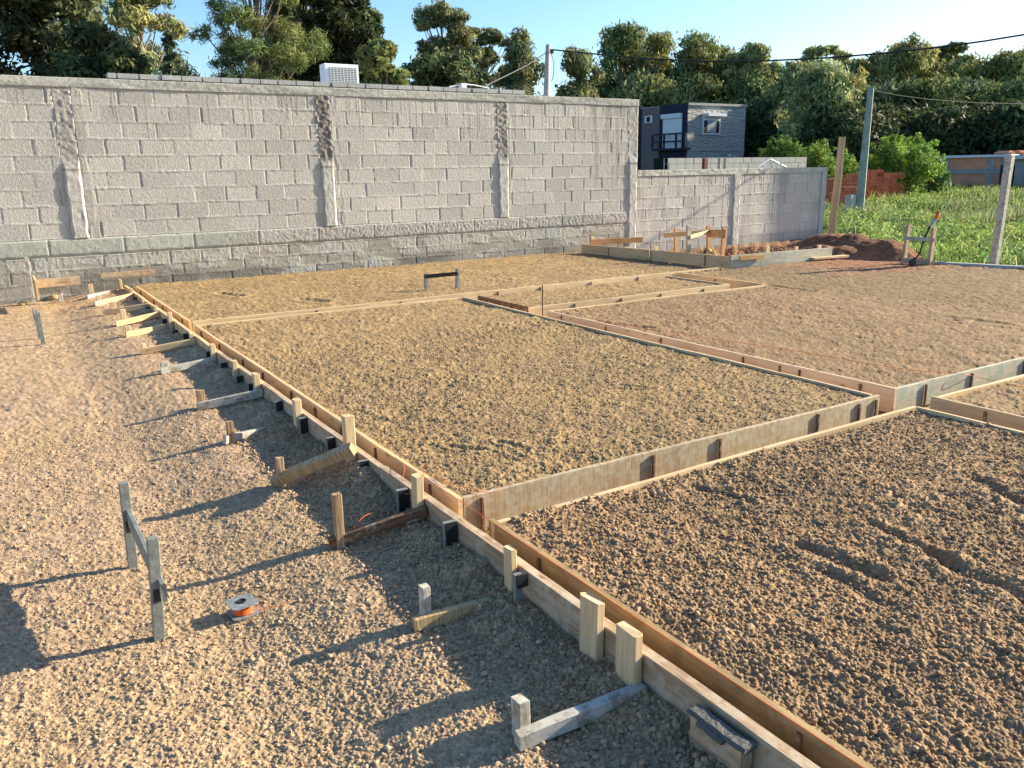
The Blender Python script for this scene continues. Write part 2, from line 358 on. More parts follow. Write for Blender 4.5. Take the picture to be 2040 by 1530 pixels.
    fld = fld * (1 - np.maximum(sm(.18, .4, mh), (y > 7.2) & (x < 13.0 + .9 * (y - 8.5)))[:, None]); c = c * (1 - fld) + grass * (.6 + .8 * v) * fld
    mm = sm(.12, .35, mh)[:, None]; c = c * (1 - mm) + redd * (.7 + .8 * v) * mm
    far = (y > 11.75)[:, None] | (x > 16)[:, None]; c = np.where(far, grass * (.6 + .8 * v), c)
    back = ((y > 11.75) & (x < 15.6))[:, None]; c = np.where(back, np.array([.22, .19, .15]), c)
    peb = hsh(np.floor(x * 75).astype(np.int64), np.floor(y * 75).astype(np.int64), 5)[:, None]
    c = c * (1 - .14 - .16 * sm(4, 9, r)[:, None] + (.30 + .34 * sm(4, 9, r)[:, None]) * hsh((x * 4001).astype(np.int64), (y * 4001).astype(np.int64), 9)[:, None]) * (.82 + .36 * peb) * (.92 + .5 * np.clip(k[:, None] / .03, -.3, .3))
    return z, np.clip(c, .01, .8)
def gz(x, y):
    z, _ = ground(np.array([float(x)]), np.array([float(y)])); return float(z[0])
rs = [1.05]
while rs[-1] < 16: rs.append(rs[-1] + min(max(rs[-1] ** 2 / 1400, .0036), .03))
while rs[-1] < 900: rs.append(rs[-1] * 1.012 + .02)
rs = np.array([.02, .3, .6, .9] + rs)
th0 = math.atan2(-_Z[1] * 0 + ray(1020, 765)[1], ray(1020, 765)[0])
fine = np.arange(-.66, .66, .00155); coarse = np.arange(.66 + .03, 2 * math.pi - .66, .035)
th = np.concatenate([th0 + fine, th0 + coarse]); nr, nth = len(rs), len(th)
RR, TH = np.meshgrid(rs, th, indexing='ij'); gx = (RR * np.cos(TH)).ravel(); gy = (RR * np.sin(TH)).ravel()
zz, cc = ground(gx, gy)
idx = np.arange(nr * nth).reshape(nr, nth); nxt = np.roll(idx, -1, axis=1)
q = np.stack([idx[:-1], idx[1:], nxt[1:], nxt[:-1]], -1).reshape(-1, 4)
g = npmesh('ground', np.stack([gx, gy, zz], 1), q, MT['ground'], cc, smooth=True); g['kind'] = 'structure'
del RR, TH, gx, gy, zz, cc, q

# loose stones: icosahedra squashed and scattered where the gravel is coarse
rg = np.random.default_rng(4)
phi = (1 + 5 ** .5) / 2
ico = np.array([(-1, phi, 0), (1, phi, 0), (-1, -phi, 0), (1, -phi, 0), (0, -1, phi), (0, 1, phi), (0, -1, -phi), (0, 1, -phi), (phi, 0, -1), (phi, 0, 1), (-phi, 0, -1), (-phi, 0, 1)]) / 1.9
icf = np.array([(0,11,5),(0,5,1),(0,1,7),(0,7,10),(0,10,11),(1,5,9),(5,11,4),(11,10,2),(10,7,6),(7,1,8),(3,9,4),(3,4,2),(3,2,6),(3,6,8),(3,8,9),(4,9,5),(2,4,11),(6,2,10),(8,6,7),(9,8,1)])
def stones(name, label, n, sx, sy, smin, smax, cols, power=3, keep=None):
    x = rg.uniform(*sx, n); y = rg.uniform(*sy, n)
    if keep is not None: m = keep(x, y); x, y = x[m], y[m]
    n = len(x); z, c0 = ground(x, y); s = smin + (smax - smin) * rg.random(n) ** power
    jit = rg.uniform(.72, 1.25, (n, 12, 1)); ax = rg.uniform(.65, 1.15, (n, 1, 3)) * np.array([1, 1, .75])
    a = rg.uniform(0, 6.28, n); ca, sa = np.cos(a)[:, None], np.sin(a)[:, None]
    P = ico[None] * jit * ax; P = np.stack([P[..., 0] * ca - P[..., 1] * sa, P[..., 0] * sa + P[..., 1] * ca, P[..., 2]], -1)
    P = P * s[:, None, None] + np.stack([x, y, z + s * .25], -1)[:, None]
    cv = np.array(cols)[rg.integers(0, len(cols), n)] * rg.uniform(.75, 1.25, (n, 1)); cv = cv * .26 + c0 * .76
    o = npmesh(name, P.reshape(-1, 3), (icf[None] + 12 * np.arange(n)[:, None, None]).reshape(-1, 3), MT['stone'], np.repeat(cv, 12, 0), smooth=False)
    return tag(o, label, 'gravel', kind='stuff')
SC = [(.42, .32, .22), (.34, .25, .17), (.48, .40, .31), (.26, .19, .13), (.52, .43, .34)]
stones('gravel', 'fine tan gravel loose on the open ground left of the plank', 45000, (-.9, 1.30), (.9, 5.5), .0018, .0065, SC, 3)
stones('gravel', 'coarse brown gravel filling the near right plot', 75000, (1.56, 4.3), (.3, 2.6), .0014, .010, [(.38, .25, .15), (.31, .20, .12), (.44, .33, .23), (.25, .16, .095)], 5, lambda x, y: np.hypot(x, y) < 5)
stones('gravel', 'golden gravel filling the middle plot', 26000, (1.56, 4.3), (2.9, 6.2), .0025, .009, SC, 4)
stones('gravel', 'scattered larger pebbles lying on the open ground at the left', 900, (-.9, 1.30), (.9, 6), .005, .013, [(.50, .43, .34), (.30, .20, .13), (.58, .52, .44), (.36, .30, .24)], 3)
stones('gravel', 'dark gravel banked up against the outer plank', 16000, (1.02, 1.37), (.9, 4.8), .002, .012, [(.26, .18, .11), (.20, .14, .09), (.36, .30, .23)], 5)

# ------------------------------------------------------------------ block walls
def wall_surface(x0, x1, z0, z1, fn, name, parent, step=.0105, yb=11.84, sk=.05):
    nx = max(2, int((x1 - x0) / step) + 1); nz = max(2, int((z1 - z0) / step) + 1)
    X, Zg = np.meshgrid(np.linspace(x0, x1, nx), np.linspace(z0, z1, nz), indexing='ij')
    d, c = fn(X.ravel(), Zg.ravel()); d = d.reshape(nx, nz)
    X = np.pad(X, 1, mode='edge'); Zg = np.pad(Zg, 1, mode='edge'); D = np.pad(d, 1, mode='edge')
    D[0, :] = D[-1, :] = -sk; D[:, 0] = D[:, -1] = -sk
    c = np.pad(c.reshape(nx, nz, 3), ((1, 1), (1, 1), (0, 0)), mode='edge')
    V = np.stack([X.ravel(), yb - D.ravel(), Zg.ravel()], 1); nx += 2; nz += 2
    i = np.arange(nx * nz).reshape(nx, nz)
    q = np.stack([i[:-1, :-1], i[1:, :-1], i[1:, 1:], i[:-1, 1:]], -1).reshape(-1, 4)
    return npmesh(name, V, q, MT['block'], c.reshape(-1, 3), smooth=False, parent=parent, origin=(x0, yb, z0))
GREY = np.array([.44, .422, .382]); WARM = np.array([.47, .445, .395]); DARKC = np.array([.17, .155, .14]); LIGHT = np.array([.50, .495, .44])
def drips(x, z, ztop, s, length=.5, dens=.5):
    """thin runs of cement slurry below a beam"""
    cx = np.floor(x / .035).astype(np.int64); on = hsh(cx, cx * 0, s) < dens * (.3 + vn(x * .9, x * 0, s + 5))
    ln = length * hsh(cx, cx * 0, s + 1) ** 2 + .05; off = (x / .035 - cx - .5 + .2 * (vn(z * 9, x * 3, s) - .5))
    return np.where(on & (ztop - z < ln) & (z < ztop), np.clip(1 - (off / .28) ** 2, 0, 1), 0)
def blocks(x, z, zoff, hc, lb, s, worn=0.):
    row = np.floor((z - zoff) / hc).astype(np.int64); fz = (z - zoff) / hc - row
    sh = .5 * (row % 2) + .22 * (hsh(row, row * 0, s) - .5)
    wx = x + .006 * (vn(x * 3, z * 14, s + 7) - .5); u = wx / lb + sh; ib = np.floor(u).astype(np.int64); fx = u - ib
    jit = (hsh(ib, row, s + 3) - .5) * .05; dx = np.minimum(np.abs(fx - jit), np.abs(1 + jit - fx)) * lb
    wz = .012 * (vn(x * 7, row * 3.1, s + 9) - .5); dz = np.minimum(fz * hc + wz, (1 - fz) * hc - wz)
    tone = hsh(ib, row, s + 4); prot = (hsh(ib, row, s + 5) - .5) * .004
    tilt = (fx - .5) * (hsh(ib, row, s + 8) - .5) * .006
    grain = fbm(x * 60, z * 60, s + 11, 3) - .5; pit = domes(x, z, .022, s + 13, .25, .12, .4)
    d = prot + tilt + grain * .004 - pit * .35
    hm = sm(.016, .004, dz + .006 * (vn(x * 24, row * 5, s + 21) - .5)); vm = sm(.010, .003, dx)
    vdeep = hsh(ib, row, s + 23)
    lump = vn(x * 26, z * 40, s + 27)
    d = d * (1 - hm) + hm * (.001 + .007 * lump * (vn(x * 5, row * 2.3, s + 28) > .35)); d = d - vm * (1 - hm) * (.002 + .012 * vdeep * vdeep)
    c = (GREY[None] * (1 - tone[:, None]) + WARM[None] * tone[:, None]) * (.89 + .19 * hsh(ib, row, s + 6))[:, None]
    c = c * (1 + .25 * grain)[:, None] * (1 - pit / .022 * .5)[:, None]
    c = np.where(hm[:, None] > .5, LIGHT * (.72 + .25 * lump[:, None]), c); c = c * (1 - (vm * (1 - hm) * .25 * vdeep))[:, None]
    return d, c
PIL = [1.0, 4.27, 7.22]
def tall_mid(x, z):
    d, c = blocks(x, z, .79, .20, .40, 100); dr = drips(x, z, 2.56, 130, .55, .45)
    d = d + dr * .002; c = c * (1 - .34 * dr)[:, None]
    big = fbm(x * .8, z * 1.1, 140)[:, None]; c = c * (.9 + .2 * big)
    for xp in PIL + [9.85]:                                 # slurry streaks beside each column
        m = sm(.28, .10, np.abs(x - xp - .03)) * (fbm(x * 18, z * 2.5, 150) > .5); c = c * (1 - .14 * m)[:, None]; d = d + m * .003
    m = (sm(.55, .2, np.abs(x - 9.3)) * (fbm(x * 22, z * 1.2, 152) > .52) * sm(.9, 1.6, z)); c = c * (1 - .25 * m)[:, None]
    return d, c
def lower(x, z):
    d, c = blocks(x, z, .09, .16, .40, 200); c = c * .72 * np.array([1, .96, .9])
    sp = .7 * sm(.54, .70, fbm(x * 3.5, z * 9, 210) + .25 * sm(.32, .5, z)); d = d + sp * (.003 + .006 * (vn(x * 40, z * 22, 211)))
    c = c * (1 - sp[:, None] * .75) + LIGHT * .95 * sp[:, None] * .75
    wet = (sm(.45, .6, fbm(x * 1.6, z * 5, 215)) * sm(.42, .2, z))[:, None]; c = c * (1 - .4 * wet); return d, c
def lowbeam(x, z):
    wv = .0
    f = fbm(x * 25, z * 25, 220) - .5; seg = np.floor(x / .86 + .3).astype(np.int64); t = hsh(seg, seg * 0, 221)
    e = sm(.57, .60 + .02 * vn(x * 12, x * 0, 222), z) * sm(.79, .775, z); ln = sm(.012, .004, np.abs((x / .86 + .3) - seg - .03) * .86)
    d = .018 * e + f * .005 - ln * .008 * e; smooth = sm(2.2, 4.0, x); d = d + smooth * (vn(x * 45, z * 45, 223) - .5) * .008
    c = (np.array([.40, .405, .345]) * (1 - smooth)[:, None] + np.array([.37, .35, .315]) * smooth[:, None]) * (.88 + .2 * t + .25 * f)[:, None]
    c = c * (1 - .5 * (domes(x, z, .09, 225, .12, .1, .22) > 0))[:, None]; return d, c
def topbeam(x, z):
    f = fbm(x * 30, z * 30, 230) - .5; l = fbm(x * 2.5, z * 14, 231) - .5
    d = .012 + l * .02 + f * .006 + sm(2.68, 2.70, z) * 0; c = LIGHT * .82 * (.92 + .5 * f + .35 * l)[:, None]; return d, c
def column(xc, upper_dark):
    def fn(x, z):
        lean = -.018 * 0; f = fbm(x * 28, z * 18, 240 + int(xc * 7)) - .5; l = vn(x * 14, z * 9, 241)
        up = sm(1.62, 1.75, z); e = sm(.10, .075, np.abs(x - xc) + .02 * (vn(z * 8, x * 0, 244) - .5))
        d = (.024 * (1 - up) + .002 * up) * e + f * .008 + up * (vn(x * 24, z * 30, 246) - .35) * .022 * upper_dark
        edge = sm(.05, .1, np.abs(x - xc)); d = d + edge * .005 * l
        c = GREY * 1.02 * (1 + .5 * f)[:, None]; dk = np.clip(up * upper_dark * (.75 + .5 * l) * (1 - edge * .6), 0, 1)[:, None]; c = c * (1 - dk) + DARKC * .85 * dk
        rng = sm(.03, .0, np.abs(z - 1.62)) * .5; c = c * (1 - rng)[:, None]; return d, c
    return fn
def lowwall(x, z):
    d, c = blocks(x, z, .01, .20, .40, 300); dr = drips(x, z, 1.40, 330, 1.1, .5) * (.4 + .6 * (vn(x * 1.5, x * 0, 331) > .45))
    d = d + dr * .004; c = c * (1 - .22 * dr)[:, None] * 1.06
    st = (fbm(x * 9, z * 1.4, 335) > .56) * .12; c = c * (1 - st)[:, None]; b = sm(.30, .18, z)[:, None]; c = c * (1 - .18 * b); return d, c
def lowtop(x, z):
    f = fbm(x * 26, z * 26, 340) - .5; d = .014 + f * .008 + (vn(x * 9, z * 20, 341) - .5) * .01; return d, LIGHT * .85 * (1 + .5 * f)[:, None]
XE = 10.02
core = MB().box((-4, 11.86, -.3), (XE, 12.02, 2.695)).build('block_wall', MT['concrete'], origin=(3, 11.93, -.3))
tag(core, 'tall grey concrete block wall along the back of the building site', 'wall')
edges = [-4] + [v for p in PIL for v in (p - .10, p + .10)] + [9.82]
for i in range(0, len(edges), 2): wall_surface(edges[i], edges[i + 1], .79, 2.585, tall_mid, 'block_panel', core, step=.0105 if i or True else .02)
for p, k in zip(PIL, (.45, 1., .7)): wall_surface(p - .10, p + .10, .79, 2.585, column(p, k), 'column', core)
wall_surface(9.82, XE, -.2, 2.585, column(9.92, .25), 'column', core)
wall_surface(-4, XE + .005, 2.585, 2.70, topbeam, 'top_beam', core)
wall_surface(-4, 9.82, .57, .79, lowbeam, 'ground_beam', core)
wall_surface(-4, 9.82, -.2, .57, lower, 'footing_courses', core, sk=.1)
core2 = MB().box((XE + .003, 11.86, -.4), (15.2, 12.01, 1.495)).build('block_wall', MT['concrete'], origin=(12.6, 11.93, -.4))
tag(core2, 'lower grey block wall stepping down right of the tall wall, ending at a wooden post', 'wall')
XC = 12.55
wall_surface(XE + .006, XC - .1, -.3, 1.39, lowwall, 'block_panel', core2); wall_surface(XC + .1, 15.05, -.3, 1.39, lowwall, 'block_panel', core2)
wall_surface(XC - .1, XC + .1, -.3, 1.39, column(XC, 0), 'column', core2); wall_surface(15.05, 15.22, -.3, 1.39, column(15.1, 0), 'column', core2)
wall_surface(XE + .006, 15.22, 1.39, 1.50, lowtop, 'top_beam', core2)

# ------------------------------------------------------------------ formwork boards
RN = random.Random(11)
def board(p0, p1, top, h, th, mat, name, label, side=None, group='formwork boards edging the soil plots', battens=(), bside=1, seg=None, jit=.0019, cat='board', jh=None):
    """plank on edge: p0, p1 on the face line at ground plan; th grows to the left of p0->p1"""
    p0 = np.array([p0[0], p0[1], top - h / 2]); p1 = np.array([p1[0], p1[1], top - h / 2]); d = (p1 - p0); L = np.linalg.norm(d); d /= L
    n = np.array([-d[1], d[0], 0]) ; c0 = p0 + n * th / 2; c1 = p1 + n * th / 2
    m = MB().prism(c0, c1, n, th, h, seg or max(2, int(L / .18)), jit, rnd=RN)
    o = m.build(name, MT[mat], origin=(c0 + c1) / 2, ax=d); tag(o, label, cat, group)
    for t in battens:
        q = p0 + d * (t * L) - n * .006
        b = MB().prism(q - [0, 0, h * .5], q + [0, 0, h * .40], d, .014, .012, 1, .0004, rnd=RN).build('batten', MT['brown'], parent=o, origin=q, ax=(0, 0, 1))
    return o
def jb(k, L, r=None): return [(i + .5 + RN.uniform(-.2, .2)) / k for i in range(k)]
FG = 'formwork boards edging the soil plots'
board((1.50, 7.98), (1.50, 5.4), T, .16, .024, 'pine', 'formwork_board', 'yellow pine board of the inner row, farther half beside the middle plot', battens=jb(4, 0))
board((1.50, 5.395), (1.50, 2.87), T + .002, .16, .024, 'pine', 'formwork_board', 'yellow pine board of the inner row with a knot, ending near the cement-caked board', battens=[.12, .30, .47, .66, .90])
board((1.50, 11.45), (1.50, 8.19), T, .16, .024, 'pine', 'formwork_board', 'yellow pine board of the inner row nearest the tall wall', battens=jb(4, 0))
board((1.50, 2.62), (1.50, .35), T, .16, .024, 'ochre', 'formwork_board', 'mottled ochre board with an orange string along its top, beside the near right plot', battens=[.16, .66])
board((1.528, 2.868), (4.33, 2.880), T, .16, .022, 'cement', 'formwork_board', 'grey cement-caked board between the middle plot and the near right plot', battens=[.03, .37, .53, .80, .93, .985], jit=.002)
board((4.30, 2.65), (1.50, 2.60), T - .003, .15, .022, 'pale', 'formwork_board', 'thin pale board along the far edge of the near right plot')
board((4.32, .4), (4.30, 2.62), T - .003, .15, .022, 'pale', 'formwork_board', 'thin pale board along the right edge of the near right plot')
board((4.33, 2.93), (4.33, 7.98), T - .002, .15, .022, 'pale', 'formwork_board', 'thin pale board along the right edge of the middle plot')
board((4.53, 6.65), (4.53, 4.6), T, .16, .022, 'pink', 'formwork_board', 'pinkish planed board right of the middle plot, farther length', battens=[.12, .45, .8])
board((4.53, 4.597), (4.53, 2.92), T + .001, .16, .022, 'pink', 'formwork_board', 'pinkish planed board right of the middle plot, nearer length with knots', battens=[.28, .48, .58, .86])
board((4.556, 2.92), (8.2, 2.935), T, .16, .022, 'green', 'formwork_board', 'green-grey board at the front of the far right plot', battens=[.08, .22, .40, .6], jit=.002)
board((4.547, 2.70), (4.547, .8), T, .16, .022, 'pale', 'formwork_board', 'cream board at the left edge of the plot on the right border of the photo', battens=[.17, .5])
board((8.2, 2.695), (4.57, 2.685), T - .002, .15, .022, 'pale', 'formwork_board', 'white-topped board along the far edge of the plot on the right border of the photo')
board((4.28, 8.00), (1.53, 7.98), T - .002, .15, .022, 'pale', 'formwork_board', 'thin pale board along the far edge of the middle plot')
board((1.528, 8.19), (5.0, 8.195), T, .16, .022, 'pale', 'formwork_board', 'long cream board at the front of the plot next to the tall wall, left length', battens=[.35, .62, .97])
board((5.003, 8.195), (8.45, 8.23), T + .002, .16, .022, 'pale', 'formwork_board', 'long cream board at the front of the plot next to the tall wall, right length', battens=[.14, .36, .58, .8, .93])
board((4.50, 7.97), (4.50, 6.95), T, .16, .022, 'brown', 'formwork_board', 'short dark brown board at the left end of the narrow strip plot', battens=[.2, .7])
board((4.50, 6.93), (7.3, 6.92), T, .16, .022, 'pale', 'formwork_board', 'cream board along the front of the narrow strip plot', battens=[.2, .42, .62, .85])
board((7.30, 6.95), (7.30, 8.0), T, .15, .022, 'pale', 'formwork_board', 'thin board closing the right end of the narrow strip plot')
board((7.62, 8.1), (7.60, 6.68), T, .15, .022, 'pine', 'formwork_board', 'thin board right of the narrow strip plot', battens=[.45])
board((7.6, 6.66), (4.56, 6.64), T - .002, .15, .022, 'pale', 'formwork_board', 'thin board along the far edge of the far right plot')
board((8.35, 11.24), (8.49, 9.7), T + .14, .17, .025, 'pine', 'formwork_board', 'raised pine board stepping out from the tall wall, left length', battens=[.42])
board((8.49, 9.69), (8.63, 8.22), T + .142, .17, .025, 'pine', 'formwork_board', 'raised pine board stepping out from the tall wall, right length ending at the green corner', battens=[.01, .72])
board((8.66, 8.21), (10.66, 8.10), T + .15, .18, .025, 'green', 'formwork_board', 'raised green-stained shutter board ending beside the red earth mound')
board((8.80, 8.17), (9.25, 8.145), T + .135, .06, .02, 'red', 'timber_offcut', 'narrow orange lath nailed on the green shutter board', group=None)
board((10.2, 8.04), (10.9, 7.98), T + .03, .03, .09, 'pale', 'timber_offcut', 'short white-topped plank lying below the end of the green shutter board', group=None)
board((8.55, 11.25), (9.55, 11.1), T + .20, .09, .02, 'red', 'timber_offcut', 'orange board leaning low against the foot of the tall wall above the raised corner', group=None)
# outer plank, three lengths
board((1.385, 11.6), (1.385, 6.9), T, .12, .034, 'pine', 'outer_plank', 'pale plank of the outer row, far length reaching the wall', group='outer planks')
board((1.385, 6.895), (1.385, 3.42), T - .003, .13, .034, 'plank', 'outer_plank', 'brown plank of the outer row, middle length behind the black pickets', group='outer planks', jit=.0018)
board((1.385, 3.415), (1.387, .45), T + .001, .15, .036, 'plank', 'outer_plank', 'brown plank of the outer row, nearest length with a ringed knot', group='outer planks', jit=.0018, seg=30)

# ------------------------------------------------------------------ stakes along the outer plank
ORD = ['first', 'second', 'third', 'fourth', 'fifth', 'sixth', 'seventh', 'eighth', 'ninth', 'tenth', 'eleventh', 'twelfth', 'thirteenth', 'fourteenth', 'fifteenth', 'sixteenth']
def upright(name, x, y, z0, z1, wx, wy, mat, label, cat, group=None, lean=(0, 0), parent=None, jit=.0008, cap=.003, seg=3):
    p0 = np.array([x, y, z0]); p1 = np.array([x + lean[0], y + lean[1], z1])
    o = MB().prism(p0, p1, (1, 0, 0), wx, wy, seg, jit, .003, RN, cap).build(name, MT[mat], parent=parent, origin=p0, ax=p1 - p0)
    if parent is None: tag(o, label, cat, group)
    return o
S = [(1253, 1255, .030, .085), (1178, 1192, .030, .085), (1018, 1092, .026, .05), (829, 948, .035, .05), (692, 828, .05, .05), (590, 794, .04, .05), (510, 744, .04, .045),
     (467, 719, .035, .045), (423, 686, .035, .045), (381, 664, .035, .045), (338, 622, .035, .045), (309, 609, .035, .045), (285, 597, .035, .045), (261, 574, .035, .045), (239, 556, .035, .045)]
for i, (px, py, wx, wy) in enumerate(S):
    xs = 1.383 - wx / 2 - .002; p = WX(px, py, xs); lab = 'cream stake outside the outer plank, ' + ORD[i] + ' from the near end'
    if i == 4: lab = 'tallest cream stake of the outer plank, holding the striped brace'
    if i in (0, 1): lab = ('nearest' if i == 0 else 'second nearest') + ' broad cream stake with a splintered top at the outer plank'
    upright('wooden_stake', xs, p[1], gz(xs, p[1]) - .12, p[2], wx, wy, 'pale', lab, 'stake', 'cream stakes holding the outer plank', lean=(RN.uniform(-.004, .004), RN.uniform(-.004, .004)), cap=.005)
Pk = [(898, 1038, 25, 1082), (803, 974, 22, 1000), (724, 917, 19, 940), (659, 871, 17, 894), (604, 832, 16, 857), (555, 799, 15, 822), (500, 764, 13, 778), (477, 748, 14, 770), (445, 722, 14, 746),
      (414, 700, 9, 711), (369, 664, 11, 676), (348, 657, 11, 669), (327, 635, 10, 645), (294, 611, 9, 624), (268, 592, 8, 601)]
for i, (px, py, wd, yb) in enumerate(Pk):
    xr = 1.381; p = WX(px + wd / 2, py, xr); ql = WX(px - wd / 2, py, 1.30); y0 = p[1]
    d = ray(px - wd / 2, py); xl = (CAM + d * (y0 / d[1]))[0]; wx = float(np.clip(xr - xl, .03, .075)); xs = xr - wx / 2
    o = upright('picket', xs, y0 + .014, gz(xs, y0) - .1, p[2], wx, .018, 'greyfilm', 'black-faced plywood picket outside the outer plank, ' + ORD[i] + ' from the near end', 'picket', 'black-faced pickets holding the outer plank', jit=.0004, cap=.001)
    MB().prism((xs + .003, y0 + .002, gz(xs, y0) - .08), (xs + .003, y0 + .002, p[2] - .001), (1, 0, 0), wx - .004, .004, 1, 0, .001, RN).build('black_face', MT['film'], parent=o, origin=(xs, y0, p[2]), ax=(0, 0, 1))
p = WX(1030, 1132, 1.36)                                  # angle bracket at the third stake
root = MB().prism(p + [-.02, -.035, -.09], p + [-.02, -.035, .0], (1, 0, 0), .028, .018, 1, .0003, rnd=RN).build('plywood_clamp', MT['greyfilm'], origin=p + [-.02, -.035, -.09], ax=(0, 0, 1))
tag(root, 'black plywood clamp wedged beside the third cream stake', 'clamp')
MB().prism(p + [-.03, -.048, -.022], p + [.012, -.048, -.022], (0, 0, 1), .05, .008, 1, .0003, rnd=RN).build('black_face', MT['film'], parent=root, origin=p, ax=(1, 0, 0))
# braces: (left end px,py, right end px,py, right x, height, material, stake top px,py, label)
def brace(l, r, xr, hb, wd, mat, st, stm, lab, slab, i, zr=None, front=False, stw=(.032, .042)):
    a = G(l[0], l[1], .06 + .012 * max(0, G(*l)[1] - 3)); zl_ = gz(a[0], a[1]); a = G(l[0], l[1], zl_ + hb); b = WX(r[0], r[1], xr)
    a = a - np.array([0, 0, hb / 2]); b = b - np.array([0, 0, hb / 2])
    d = (b - a); m = MB().prism(a, b, (0, 1, 0), wd, hb, 6, .001, .002, RN, .002)
    o = m.build('timber_brace', MT[mat], origin=(a + b) / 2, ax=d); tag(o, lab, 'brace', 'braces propping the outer plank')
    if st:
        q = G(st[0], st[1], .14); dd = d / np.linalg.norm(d); t = ((G(st[0], st[1], .12)[0] - a[0]) / max(dd[0], .3))
        t = float(np.clip(t, .02, .3)); c = a + dd * t; sgn = -1 if front else 1; y = c[1] + sgn * (wd / 2 + stw[1] / 2 + .002); x = c[0]
        for _ in range(3):
            dr = ray(*st); x = (CAM + dr * (y / dr[1]))[0]
        z1 = HZ(st[0], st[1], x, y)
        upright('wooden_stake', x, y, gz(x, y) - .1, z1, *stw, stm, slab, 'stake', 'short stakes pinning the foot of each brace', lean=(RN.uniform(-.01, .004), RN.uniform(-.006, .006)), cap=.003)
XR = 1.378
brace((1030, 1462), (1282, 1362), XR, .045, .034, 'oldgrey', (1041, 1389), 'oldgrey', 'weathered grey brace nearest the camera', 'grey weathered stake behind the foot of the nearest brace', 0, stw=(.036, .042))
brace((824, 1232), (1012, 1180), XR - .02, .045, .028, 'striped', (845, 1167), 'oldgrey', 'yellowish brace half buried in dark gravel, second from the near end', 'whitish stake behind the foot of the half buried brace', 1, stw=(.03, .034))
brace((655, 1072), (848, 1008), XR, .045, .030, 'brown', (670, 983), 'brownstake', 'dark brown brace with a whitish top and orange string on it', 'tall brown-faced stake behind the foot of the dark brown brace', 2, stw=(.035, .03))
brace((545, 950), (702, 884), XR - .06, .05, .05, 'striped', (555, 912), 'brownstake', 'thick striped brace with saw marks rising to the tallest stake', 'brown-faced stake behind the foot of the striped brace', 3, stw=(.036, .03))
brace((446, 868), (575, 842), XR, .05, .028, 'oldgrey', (459, 839), 'brownstake', 'grey brace running into a soil heap, fifth from the near end', 'short stake standing in front of the fifth brace', 4, front=True, stw=(.036, .036))
brace((391, 803), (522, 774), XR, .05, .026, 'oldgrey', (399, 777), 'brownstake', 'grey brace sixth from the near end, under the row of black pickets', 'orange-brown stake behind the sixth brace', 5, stw=(.045, .03))
brace((320, 733), (430, 710), XR, .05, .026, 'oldgrey', (329, 722), 'oldgrey', 'grey brace seventh from the near end', 'squat grey stake behind the seventh brace', 6, stw=(.055, .03))
brace((280, 695), (388, 674), XR, .05, .026, 'pine', (286, 685), 'pale', 'yellow brace eighth from the near end', 'short whitish stake behind the eighth brace', 7)
brace((250, 661), (341, 643), XR, .055, .026, 'pale', (256, 650), 'pale', 'pale brace ninth from the near end', 'pale stake behind the ninth brace', 8, stw=(.05, .03))
brace((230, 640), (316, 620), XR, .055, .026, 'pine', (243, 616), 'pale', 'yellow brace tenth from the near end', 'tall pale stake behind the tenth brace', 9, stw=(.05, .03))
brace((205, 618), (295, 604), XR, .055, .026, 'pine', (224, 601), 'pale', 'yellow brace eleventh from the near end', 'pale stake behind the eleventh brace', 10, stw=(.05, .03))
brace((188, 601), (265, 583), XR, .055, .026, 'pale', (195, 588), 'pale', 'whitish brace twelfth from the near end', 'pale stake behind the twelfth brace', 11, stw=(.05, .03))
brace((172, 588), (240, 574), XR, .055, .026, 'oldgrey', (180, 566), 'pale', 'grey brace thirteenth from the near end', 'pale stake behind the thirteenth brace', 12, stw=(.05, .03))
# corner framing by the wall
a = G(153, 560, .24); b = G(226, 551, .24)
board(a[:2], (1.36, b[1] - .05), .28, .06, .03, 'pine', 'corner_board', 'yellow board at the far corner lying across to the outer plank', group=None, cat='board')
a = WY(201, 549, 11.55); b = WY(309, 541, 11.55)
board((a[0], 11.55), (b[0], 11.55), a[2] + .03, .065, .022, 'plank', 'corner_board', 'long pine board standing close to the foot of the tall wall', group=None, cat='board')
a = WY(62, 562, 11.3); b = WY(160, 553, 11.3)
board((a[0] + .03, 11.35), (b[0], 11.35), a[2] + .02, .10, .022, 'plank', 'corner_board', 'reddish board forming the back of the open box at the left foot of the wall', group=None, cat='board')
board((a[0] + .02, 11.33), (a[0] + .02, 10.75), a[2] + .07, .22, .022, 'pine', 'corner_board', 'board on edge forming the left side of the open box by the wall', group=None, cat='board')
p = WY(112, 538, 11.42); upright('wooden_stake', p[0], 11.42, .0, p[2], .05, .03, 'oldgrey', 'grey stake behind the reddish board at the left foot of the wall', 'stake')
p = WY(52, 512, 11.70); upright('wooden_post', p[0], 11.70, .0, p[2], .04, .04, 'oldgrey', 'thin grey post standing against the tall wall at the far left', 'post')
for k, (px, py, s_, lb) in enumerate([(88, 578, .11, 'yellow lump of hardened soil inside the open box'), (107, 580, .08, 'round brown clod beside the box at the wall'), (42, 592, .05, 'small brown clod left of the open box'), (75, 574, .09, 'pale lump of soil against the left side of the box')]):
    c = G(px, py, .16); Vv = ico * s_ * np.random.default_rng(k).uniform(.8, 1.25, (12, 1)) * [1.2, 1, .7] + [c[0], c[1], gz(c[0], c[1]) + s_ * .3]
    tag(npmesh('soil_lump', Vv, icf, MT['ground'], np.tile([.45, .31, .15], (12, 1)), parent=None, origin=c), lb, 'clod')

